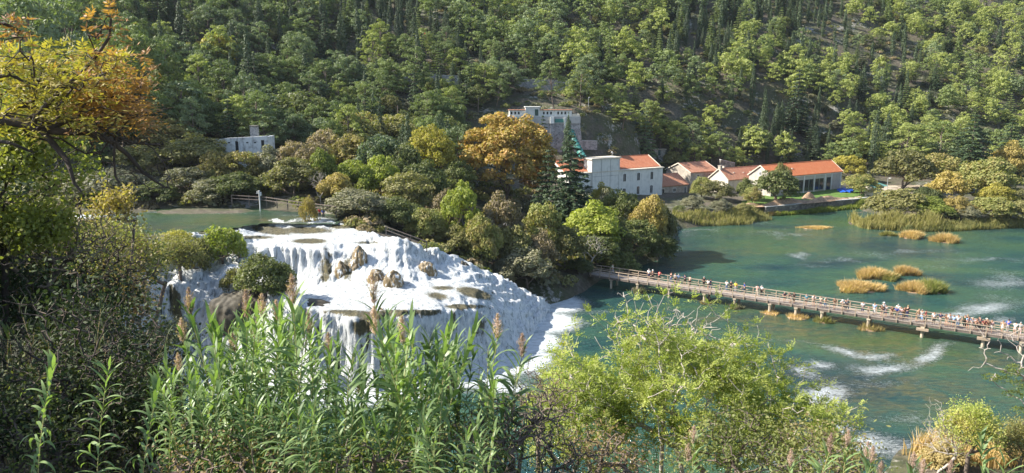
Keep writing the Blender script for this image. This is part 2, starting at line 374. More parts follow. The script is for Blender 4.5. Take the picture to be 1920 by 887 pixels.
c = mix(t, ramp(t, nw, [(.36, .45), (.55, 0.0)]), c, (.008, .026, .035)); t.links.new(c, b.inputs['Base Color'])  # ripple shade put into the colour: wave troughs darkened
bump(t, b, math_(t, 'ADD', nw, math_(t, 'MULTIPLY', fm, .5)), .8, .6)
me.materials.append(m); WATER = m
tag(o, 'green river with drifting white foam below the falls', 'river', kind='structure')

# ------------------------------------------------------------ upper pool
xs = np.arange(-100, -14, .9); ys = np.arange(96, 131, .7)
V, F = grid(xs, ys, lambda x, y: 14.0+fbm(x, y, 0, 3, 5)*.1)
poly = [p[:2] for p in px_line([(-150, 392, 14), (-150, 452, 14), (120, 448, 14), (250, 452, 14), (350, 438, 14), (450, 426, 14), (500, 418, 14), (560, 420, 14), (628, 420, 14), (650, 400, 14), (560, 391, 14), (300, 388, 14)])]
cx = V[F].mean(1); F = F[inpoly(cx[:, 0], cx[:, 1], poly)]
o = nmesh('pool_water', V, F, None, smooth=True); me = o.data
PX, PY = proj(V[:, 0], V[:, 1], 14.0)
foam = np.zeros(len(V))
for a in [(100, 405, 110, 12, .95), (60, 432, 90, 10, .9), (190, 425, 60, 8, .6, 10), (230, 405, 60, 4, .5), (300, 398, 60, 2.5, .5), (590, 412, 40, 7, .8), (420, 400, 90, 3, .35), (560, 404, 60, 3, .4)]:
    foam = np.maximum(foam, blob(*a))
bed = np.maximum(blob(500, 412, 110, 7, 1.2), blob(330, 425, 120, 10, .8)); green = bed*0+.9
for nm, arr in (('foam', foam), ('bed', bed), ('green', green)):
    at = me.attributes.new(nm, 'FLOAT', 'POINT'); at.data.foreach_set('value', arr.astype(np.float32))
me.materials.append(WATER)
tag(o, 'calm dark green pool above the waterfall lip', 'pool', kind='structure')

# ------------------------------------------------------------ waterfall
xs = np.arange(-52, 10, .22); ys = np.arange(74, 125, .22)
XX, YY = np.meshgrid(xs, ys, indexing='ij'); H = hraw(XX, YY)
dx = np.gradient(H, .22, axis=0); dy = np.gradient(H, .22, axis=1); sl = np.hypot(dx, dy)+1e-6
K = 6
for _ in range(3):
    Hp = np.pad(H, 1, mode='edge'); H = (Hp[2:, 1:-1]+Hp[:-2, 1:-1]+Hp[1:-1, 2:]+Hp[1:-1, :-2]+4*H)/8
# travertine steps: the slope breaks into little ledges
ph = H/1.5+fbm((XX*.8+YY*.6)*.16, (YY*.8-XX*.6)*.16, 0, 5, 33)*4.5; fr = ph-np.floor(ph); st_ = fr*fr*fr*(fr*(6*fr-15)+10); st_ = st_*st_*(3-2*st_)
H = H+(st_-fr)*1.2*np.clip(.75+fbm(XX*.1, YY*.1, 0, 2, 35)*3, .25, 1)*np.clip((sl-.06)/.15, 0, 1)*np.clip((1.6-sl)/.8, 0, 1)
dx = np.gradient(H, .22, axis=0); dy = np.gradient(H, .22, axis=1); sl = np.hypot(dx, dy)+1e-6
steep = np.clip((sl-.25)/.9, 0, 1)
ux, uy = dx/sl, dy/sl
along = XX*1.0+YY*.25
col = fbm(along*1.1, YY*.25, 0, 4, 31)+.6*fbm(along*3.2, YY*.4, H*.15, 3, 37)
lump = fbm(XX*.5, YY*.5, 0, 4, 41)
chop = fbm(XX*2.2, YY*2.2, 0, 3, 51)
Z = H+.25+(1-steep)*(chop*.45+lump*.5)+steep*(lump*1.1+col*.35+chop*.35)+steep*fbm(along*5.5, YY*.8, 0, 2, 57)*.35
cf = col*.8+fbm(along*4.6, YY*.3, H*.1, 3, 59)*.9; XD = XX-ux*steep*cf*1.25; YD = YY-uy*steep*cf*1.25
V = np.stack([XD, YD, Z], -1).reshape(-1, 3); nx, ny = XX.shape; i = np.arange(nx*ny).reshape(nx, ny)
F = np.stack([i[:-1, :-1], i[1:, :-1], i[1:, 1:], i[:-1, 1:]], -1).reshape(-1, 4)
c0 = np.stack([XX, YY], -1).reshape(-1, 2)[F].mean(1)
jx = c0[:, 0]+fbm(c0[:, 0]*.6, c0[:, 1]*.6, 0, 3, 61)*3; jy = c0[:, 1]+fbm(c0[:, 0]*.6, c0[:, 1]*.6, 0, 3, 67)*3
F = F[inpoly(jx, jy, WPOLY)]
PX, PY = proj(V[:, 0], V[:, 1], V[:, 2])
rock = np.zeros(len(V))
for a in [(510, 432, 40, 8, 1., 6), (570, 432, 60, 7, .9), (580, 452, 34, 5, 1.0), (610, 492, 13, 34, .75), (650, 500, 13, 36, .6), (690, 455, 40, 4, .6), (890, 550, 34, 9, 1.1, 14), (870, 575, 36, 5, 1.0, 0), (700, 590, 60, 6, 1.1), (830, 540, 30, 5, .7),
          (820, 555, 28, 9, .7, 10), (680, 610, 22, 18, 1.0), (740, 620, 14, 30, .5), (760, 585, 80, 5, .8), (395, 535, 60, 5, .4), (333, 590, 9, 50, 1.2, -12), (640, 425, 30, 5, .8), (480, 445, 40, 4, .8), (850, 600, 12, 30, .5), (900, 610, 10, 30, .5), (640, 585, 60, 5, .8)]:
    rock = np.maximum(rock, blob(*a))
o = nmesh('waterfall', V, F, None, smooth=True); me = o.data
for nm, arr in (('rock', rock), ('steep', steep.ravel())):
    at = me.attributes.new(nm, 'FLOAT', 'POINT'); at.data.foreach_set('value', arr.astype(np.float32))
m, t, b = mat('white_water')
pos = N(t, 'ShaderNodeNewGeometry').outputs['Position']
ns = noise(t, 3.6, 9, .78, vec=pos, mapscale=(1, .4, .13), dist=.5); nc = noise(t, 2.4, 9, .82, vec=pos); st = attr(t, 'steep')
f = mix(t, st, nc, ns)
big = noise(t, .45, 5, .7, vec=pos, mapscale=(1, .8, .35)); rf = math_(t, 'ADD', math_(t, 'MULTIPLY', attr(t, 'rock'), .5), math_(t, 'MULTIPLY', f, .8))
rf = math_(t, 'ADD', rf, math_(t, 'MULTIPLY', math_(t, 'SUBTRACT', big, .5), math_(t, 'MULTIPLY', st, 1.05)))
rk = ramp(t, rf, [(.58, 0.0), (.68, 1.0)])  # bare rock; its noise cover also paints recess shade
cw = ramp(t, f, [(.37, (.18, .2, .2)), (.45, (.56, .59, .58)), (.53, (.84, .85, .83))])  # dark low end paints recess shade between the water strands
cr = ramp(t, noise(t, 3, 5, .7), [(.35, (.035, .035, .015)), (.55, (.12, .1, .035)), (.75, (.24, .19, .08))])
t.links.new(mix(t, rk, cw, cr), b.inputs['Base Color']); b.inputs['Roughness'].default_value = .45
bump(t, b, f, 1.0, .5)
me.materials.append(m)
tag(o, 'white waterfall tumbling over mossy travertine steps', 'waterfall', kind='structure')
# ------------------------------------------------------------ leaf-card foliage
def rdirs(n, up=-.4):
    v = R.normal(size=(n*3, 3)); v /= np.linalg.norm(v, axis=1)[:, None]; v = v[v[:, 2] > up*R.random(len(v))]
    return v[:n] if len(v) >= n else rdirs(n, up)
def cards(P, Nn, L, Wd, T=None, fold=0.0):
    """rhombic leaves at P with normals Nn, length L, width Wd; T = preferred leaf axis"""
    n = len(P); Nn = Nn/(np.linalg.norm(Nn, axis=1)[:, None]+1e-9)
    if T is None: T = R.normal(size=(n, 3))
    T = T-Nn*np.sum(T*Nn, 1)[:, None]; T /= np.linalg.norm(T, axis=1)[:, None]+1e-9
    B = np.cross(Nn, T); L = np.broadcast_to(L, (n,))[:, None]; Wd = np.broadcast_to(Wd, (n,))[:, None]
    a = P-T*L*.5; c = P+T*L*.5; bb = P+B*Wd*.5-T*L*.06+Nn*fold*Wd; d = P-B*Wd*.5-T*L*.06+Nn*fold*Wd
    V = np.stack([a, bb, c, d], 1).reshape(-1, 3)
    return V, np.arange(n*4).reshape(-1, 4)
def crown(clumps, dens, leaf, asp=.6, jit=.55, up=-.5, T=None, Tj=1.0, shell=(.72, 1.06)):
    Ps = []; Ns = []
    for (x, y, z, rx, ry, rz) in clumps:
        n = max(6, int(dens*(rx*ry+rx*rz+ry*rz)*4.2)); d = rdirs(n, up)
        k = R.uniform(*shell, size=(n, 1)); r = np.array((rx, ry, rz))
        Ps.append(np.array((x, y, z))+d*r*k); Ns.append(d/r*min(r)+R.normal(size=(n, 3))*jit*.6+np.array((0, 0, .15)))
    P = np.concatenate(Ps); Nn = np.concatenate(Ns); n = len(P)
    L = leaf*R.uniform(.6, 1.35, n); Tv = None if T is None else np.array(T)[None]+R.normal(size=(n, 3))*Tj
    return cards(P, Nn, L, L*asp, Tv)
def cat(*vf):
    V = []; F = []; n = 0
    for v, f in vf: V.append(np.asarray(v, float)); F.append(np.asarray(f)+n); n += len(v)
    return np.concatenate(V), np.concatenate(F)
def tubes(A, B, ra, rb, n=5):
    """tapered tubes from A to B (arrays), quads"""
    A = np.asarray(A, float); B = np.asarray(B, float); d = B-A; L = np.linalg.norm(d, axis=1)[:, None]+1e-9; d = d/L
    A = A-d*np.asarray(ra)[:, None]*.3
    u = np.cross(d, np.array((.13, .21, .97))); u /= np.linalg.norm(u, axis=1)[:, None]+1e-9; v = np.cross(d, u); V = []
    for c, r in ((A, ra), (B, rb)):
        for k in range(n):
            a = 2*math.pi*k/n; V.append(c+(u*math.cos(a)+v*math.sin(a))*np.asarray(r)[:, None])
    V = np.stack(V, 1).reshape(-1, 3); m = len(A); base = (np.arange(m)*2*n)[:, None, None]
    F = np.array([[k, (k+1) % n, n+(k+1) % n, n+k] for k in range(n)])[None]+base
    return V, F.reshape(-1, 4)
def polytube(pts, r0, r1, n=6):
    pts = np.array(pts, float); rr = np.linspace(r0, r1, len(pts)); return tubes(pts[:-1], pts[1:], rr[:-1], rr[1:], n)
def grow(nodes, attr_pts, r_tip=.008, seg=.5, jit=.06, power=.5, bias=None, wander=0.0):
    """branch skeleton: joins every attractor to the closest part of the skeleton; returns tube mesh, tips' directions"""
    P = [np.array(p, float) for p in nodes]; par = [-1]+list(range(len(nodes)-1)); tips = []; dirs = []
    A = np.array(attr_pts, float); root = P[0]; order = np.argsort(np.linalg.norm(A-P[-1], axis=1)*.5+np.linalg.norm(A-root, axis=1)*.5)
    arr = np.zeros((len(P)+len(A)*14+10, 3)); arr[:len(P)] = P; cnt = len(P); depth = [0.0]*len(P)
    for i in range(1, len(P)): depth[i] = depth[i-1]+np.linalg.norm(P[i]-P[i-1])
    dep = np.zeros(len(arr)); dep[:cnt] = depth
    for k in order:
        a = A[k]; dd = np.linalg.norm(arr[:cnt]-a, axis=1); s = dd+.18*dep[:cnt]+np.clip((arr[:cnt, 2]-a[2]), 0, 9)*.5
        j = int(np.argmin(s)); q = arr[j]; L = dd[j]
        m = int(min(12, max(2, math.ceil(L/seg)))); prev = j; sag = R.normal(size=3)*jit*L
        for i in range(1, m+1):
            t = i/m; p = q+(a-q)*t+sag*math.sin(math.pi*t)+R.normal(size=3)*wander*(0 if i == m else 1)
            arr[cnt] = p; dep[cnt] = dep[prev]+np.linalg.norm(p-arr[prev]); par.append(prev); prev = cnt; cnt += 1
        tips.append(prev); d = arr[prev]-arr[par[prev]]; dirs.append((k, d/(np.linalg.norm(d)+1e-9)))
    wgt = np.zeros(cnt)
    for t in tips: wgt[t] += 1
    for i in range(cnt-1, 0, -1): wgt[par[i]] += wgt[i]
    par = np.array(par); idx = np.arange(1, cnt); rr = r_tip*np.maximum(wgt, 1)**power
    V, F = tubes(arr[par[idx]], arr[idx], np.minimum(rr[par[idx]], rr[idx]*1.35), rr[idx], 5)
    D = np.zeros((len(A), 3))
    for k, d in dirs: D[k] = d
    return (V, F), D
def tree_thing(name, leafV, leafmat_, woodV, bark=None, crown_name='crown', trunk_name='trunk'):
    root = empty(name); nmesh(crown_name, *leafV, leafmat_, root); nmesh(trunk_name, *woodV, bark or BARK, root, smooth=True); return root
# ---- kinds (each returns (leaf, wood) arrays; base at the origin, real metres)
def aleppo(h=11, r=3.6, leaf=.42, dens=12, n=17, lean=.6):
    cl = []; wood = []
    a0 = R.uniform(0, 6.28); tp = [np.array((0, 0, -.5))]
    for i in range(1, 6): tp.append(np.array((math.cos(a0)*lean*i/5+R.normal()*.15, math.sin(a0)*lean*i/5+R.normal()*.15, h*.86*i/5)))
    wood.append(polytube(tp, .22, .07))
    for i in range(n):
        t = (i+.5)/n; z = h*(.36+.6*t); a = i*2.4+R.uniform(-.5, .5); rr = r*(1.0-abs(t-.35)**1.6*1.1)*R.uniform(.55, 1.0)
        if t > .88: rr *= .4
        k = h*.86; o = tp[min(5, max(1, int(z*.85/k*5)))]; c = np.array((math.cos(a)*rr+o[0], math.sin(a)*rr+o[1], z))
        s = R.uniform(.85, 1.35)*(r/3.6); cl.append((*c, s*.95, s*.95, s*.62))
        for q in range(4):
            e = R.normal(size=3)*np.array((.85, .85, .5))*s; k3 = s*R.uniform(.35, .62); cl.append((*(c+e), k3, k3, k3*.7))
        wood.append(polytube([o*.5+o*.5, (o+c)/2+np.array((0, 0, -.2)), c], .07, .02, 4))
    return crown(cl, dens, leaf, .4, .7, -.35, (0, 0, .5), .8), cat(*wood)
def stonepine(h=9, r=4.2):
    L, W = aleppo(h, r, .42, 12, 20, .3); return L, W
def cypress(h=12, r=1.0, leaf=.36, dens=16):
    cl = []
    for i in range(15):
        t = i/14; rr = r*(math.sin(min(1, t*1.6+.25)*math.pi/2))*(1-t**2.6)*R.uniform(.85, 1.1)+.12
        cl.append((R.normal()*.1*r, R.normal()*.1*r, .6+t*(h-.9), rr, rr, h/15*1.0))
        a = R.uniform(0, 6.28); cl.append((math.cos(a)*rr*.55, math.sin(a)*rr*.55, .6+t*(h-1), rr*.55, rr*.55, h/17))
    return crown(cl, dens, leaf, .4, .5, -1, (0, 0, 1.6), .5), polytube([(0, 0, -.6), (0, 0, h*.5), (0, 0, h*.9)], .16, .03, 5)
def spruce(h=14, r=2.8, leaf=.4, dens=20, droop=.25):
    cl = []; wood = [polytube([(0, 0, -.5), (0, 0, h*.5), (0, 0, h*.98)], .24, .03, 6)]; nl = int(h*1.35)
    for i in range(nl):
        t = i/(nl-1); z = h*(.1+.88*t); rr = r*(1-t)**.7+.2; nb = max(3, int(8*(1-t)+2)); a0 = R.uniform(0, 6.28)
        for k in range(nb):
            a = a0+k*6.283/nb+R.uniform(-.25, .25); q = rr*R.uniform(.75, 1.1); c = np.array((math.cos(a), math.sin(a)))
            for f in (.35, .68, .95):
                s = .52*(1.2-f*.4)*(.5+.6*(1-t)); cl.append((*(c*q*f), z-droop*q*f*f, s, s, s*.42))
            wood.append(polytube([(0, 0, z), (*(c*q*.9), z-droop*q)], .04, .012, 4))
    return crown(cl, dens, leaf, .45, .6, -.5), cat(*wood)
def dome(h=7, r=3.4, leaf=.33, dens=11, n=70, flat=.8, base=-.02, cs=.30, asp=.7, gap=0.0):
    cl = []; tips = []
    for i in range(n):
        d = rdirs(1, -.75)[0]; k = R.uniform(.6, 1.0)
        c = np.array((d[0]*r*k, d[1]*r*k, h*base+(h*(1-base))*.5*(1+d[2]*k*.92))); s = r*cs*R.uniform(.65, 1.25)
        if d[2] < -.4: s *= .8
        if R.random() < gap: continue
        cl.append((*c, s, s, s*flat)); tips.append(c)
    L = crown(cl, dens, leaf, asp, .75, -.55)
    (wv, _) = grow([(0, 0, -.4), (0, 0, h*.12), (0, 0, h*.28)], np.array(tips)*np.array((.85, .85, .92)), .018, 1.0, .08)
    return L, wv
def bare(h=5, r=2.2, n=160):
    """leafless twiggy crown"""
    d = rdirs(n, -.1); k = R.uniform(.5, 1, (n, 1)); P = d*k*np.array((r, r, h*.45))+np.array((0, 0, h*.55))
    (V, F), D = grow([(0, 0, -.3), (0, 0, h*.12), (0, 0, h*.25)], P, .011, .5, .1, .45)
    return (V, F)
# ---- leaf materials
leafmat('pine', (.085, .12, .045), (.19, .235, .085), .25)
leafmat('bright_pine', (.14, .175, .055), (.31, .34, .11), .3)
leafmat('blue_pine', (.095, .13, .07), (.2, .245, .125), .25)
leafmat('cypress', (.035, .055, .03), (.075, .105, .05), .12)
leafmat('dark_conifer', (.03, .055, .028), (.075, .11, .05), .12)
leafmat('olive', (.12, .12, .05), (.25, .235, .09), .28)
leafmat('deep_green', (.075, .095, .035), (.18, .2, .07), .28)
leafmat('autumn', (.15, .14, .055), (.32, .26, .1), .28, (.25, .26, .085))
leafmat('russet', (.17, .14, .08), (.32, .25, .15), .25)
leafmat('lime', (.14, .175, .04), (.32, .35, .07), .33)
leafmat('yellow', (.2, .19, .045), (.44, .38, .08), .3)
leafmat('gold', (.22, .17, .06), (.42, .33, .11), .3)
leafmat('orange', (.24, .13, .05), (.44, .25, .08), .25, (.36, .28, .08))
leafmat('grey_green', (.11, .115, .07), (.24, .23, .14), .2)
leafmat('reed_tan', (.24, .2, .085), (.42, .33, .15), .25)
leafmat('reed_gold', (.38, .25, .11), (.58, .42, .2), .25)
leafmat('sedge', (.13, .15, .05), (.3, .27, .1), .25)
def variants(fn, args, name, leafs, bark=None):
    """prototype mesh pairs, unlinked until used"""
    out = []
    for a in args:
        L, Wd = fn(**a); ml = bpy.data.meshes.new('crown'); fill_mesh(ml, *L); mw = bpy.data.meshes.new('trunk'); fill_mesh(mw, *Wd)
        mw.materials.append(bark or BARK); mw.polygons.foreach_set('use_smooth', np.ones(len(mw.polygons), bool))
        top = float(L[0][:, 2].max()); rad = float(np.percentile(np.hypot(L[0][:, 0], L[0][:, 1]), 95)); out.append((ml, mw, top, rad))
    return out
PROTO = {
 'pine': variants(aleppo, [dict(h=11, r=3.6), dict(h=12, r=3.4, n=19, lean=1.2), dict(h=9.5, r=3.9, n=15), dict(h=12.5, r=3.2, n=18), dict(h=10, r=4.2, n=20, lean=1.5)], 'pine', None),
 'stone': variants(stonepine, [dict(h=9, r=4.3), dict(h=8, r=4.8)], 'pine', None),
 'cypress': variants(cypress, [dict(h=12, r=1.15), dict(h=13, r=.95), dict(h=11, r=1.5)], 'cypress', None),
 'spruce': variants(spruce, [dict(h=12, r=2.4), dict(h=11, r=2.9, droop=.1), dict(h=13, r=2.0, droop=.35)], 'spruce', None),
 'dome': variants(dome, [dict(), dict(h=6.5, r=3.8, n=76), dict(h=8, r=3.2, n=66, cs=.33), dict(h=7.5, r=3.5, n=70, cs=.26, gap=.1), dict(h=6, r=3.4, n=90, cs=.22)], 'dome', None),
 'bigdome': variants(dome, [dict(h=16, r=6.6, n=190, cs=.17, leaf=.45, dens=7, base=.0), dict(h=13, r=5.5, n=150, cs=.2, leaf=.4, dens=7, base=.02)], 'dome', None),
 'shrub': variants(dome, [dict(h=2.6, r=1.8, n=40, leaf=.22, dens=14, base=-.1, cs=.32), dict(h=2.2, r=2.1, n=44, leaf=.22, dens=14, base=-.1, cs=.3)], 'shrub', None),
}
def bare_variants():
    out = []
    for a in (dict(h=5.5, r=2.4, n=200), dict(h=6.5, r=2.0, n=170)):
        V, F = bare(**a); mw = bpy.data.meshes.new('branches'); fill_mesh(mw, V, F); out.append((None, mw, a['h'], a['r']))
    return out
PROTO['bare'] = bare_variants()
PARTM = {}
def plant(name, proto, leaf, loc, scale, rz=None, vi=None, crown_name='crown'):
    pr = PROTO[proto]; vi = int(R.integers(len(pr))) if vi is None else vi; ml, mw, top, rad = pr[vi]
    root = empty(name, loc, R.uniform(0, 6.28) if rz is None else rz, scale)
    if proto in ('pine', 'stone', 'dome'): root.rotation_euler[0] = R.normal()*.06; root.rotation_euler[1] = R.normal()*.06
    if ml is not None:
        key = (proto, vi, leaf)
        if key not in PARTM: m2 = ml.copy(); m2.materials.clear(); m2.materials.append(LEAF[leaf]); PARTM[key] = m2
        c = bpy.data.objects.new(crown_name, PARTM[key]); COL.objects.link(c); c.parent = root
        c2 = bpy.data.objects.new('trunk', mw); COL.objects.link(c2); c2.parent = root
    else:
        if not mw.materials: mw.materials.append(BARK_PALE)
        c2 = bpy.data.objects.new('branches', mw); COL.objects.link(c2); c2.parent = root
    return root
def place(name, proto, leaf, px, ytop, d, wpx, label, cat_='tree', group=None, vi=None, sink=0.3):
    """a plant on the ground at distance d whose crown tops out at ytop and is wpx wide"""
    p = PD(px, ytop, d); g = gz(p[0], p[1])-sink; pr = PROTO[proto]; vi = int(R.integers(len(pr))) if vi is None else vi
    _, _, top, rad = pr[vi]; hh = p[2]-g
    if hh < 1.0: print('LOW', label, round(hh, 2)); hh = 1.2
    sz = hh/top; sx = wpx/FPX*math.hypot(d, p[0])/2/rad
    sx = min(sx, sz*1.75)
    if sz/sx > 2.6 or sz/sx < .35: print('ODD', label, 'h', round(hh, 1), 'w', round(sx*rad*2, 1), 'g', round(g, 1))
    r = plant(name, proto, leaf, (p[0], p[1], g), (sx, sx, sz), vi=vi); tag(r, label, cat_, group); r['hero'] = 1
    return r
# ------------------------------------------------------------ trees one can single out (pixel of the crown's top, distance, width)
T = place
HERO = []
def H(*a, **k): r = T(*a, **k); HERO.append((r.location.x, r.location.y, r.scale.x*3.5)); return r
H('plane_tree', 'bigdome', 'orange', 950, 208, 168, 172, 'great orange autumn plane tree left of the stone intake tower', vi=0)
H('plane_tree', 'bigdome', 'orange', 1012, 262, 172, 70, 'smaller orange tree against the right side of the great plane tree', vi=1)
H('poplar_tree', 'bigdome', 'yellow', 805, 230, 160, 92, 'tall yellow tree left of the great orange plane tree', vi=1)
H('spruce_tree', 'spruce', 'dark_conifer', 1071, 252, 152, 98, 'dark pointed spruce in front of the white power house', vi=0)
H('spruce_tree', 'spruce', 'dark_conifer', 1028, 280, 158, 74, 'dark spruce between the orange plane tree and the power house', vi=1)
H('spruce_tree', 'spruce', 'dark_conifer', 1018, 216, 205, 34, 'dark conifer before the left buttress of the intake tower', vi=1)
H('cypress_tree', 'cypress', 'dark_conifer', 1066, 208, 204, 22, 'slender dark cypress before the right side of the intake tower', vi=2)
H('spruce_tree', 'spruce', 'dark_conifer', 1075, 248, 198, 20, 'small conifer at the foot of the green pipe', vi=1)
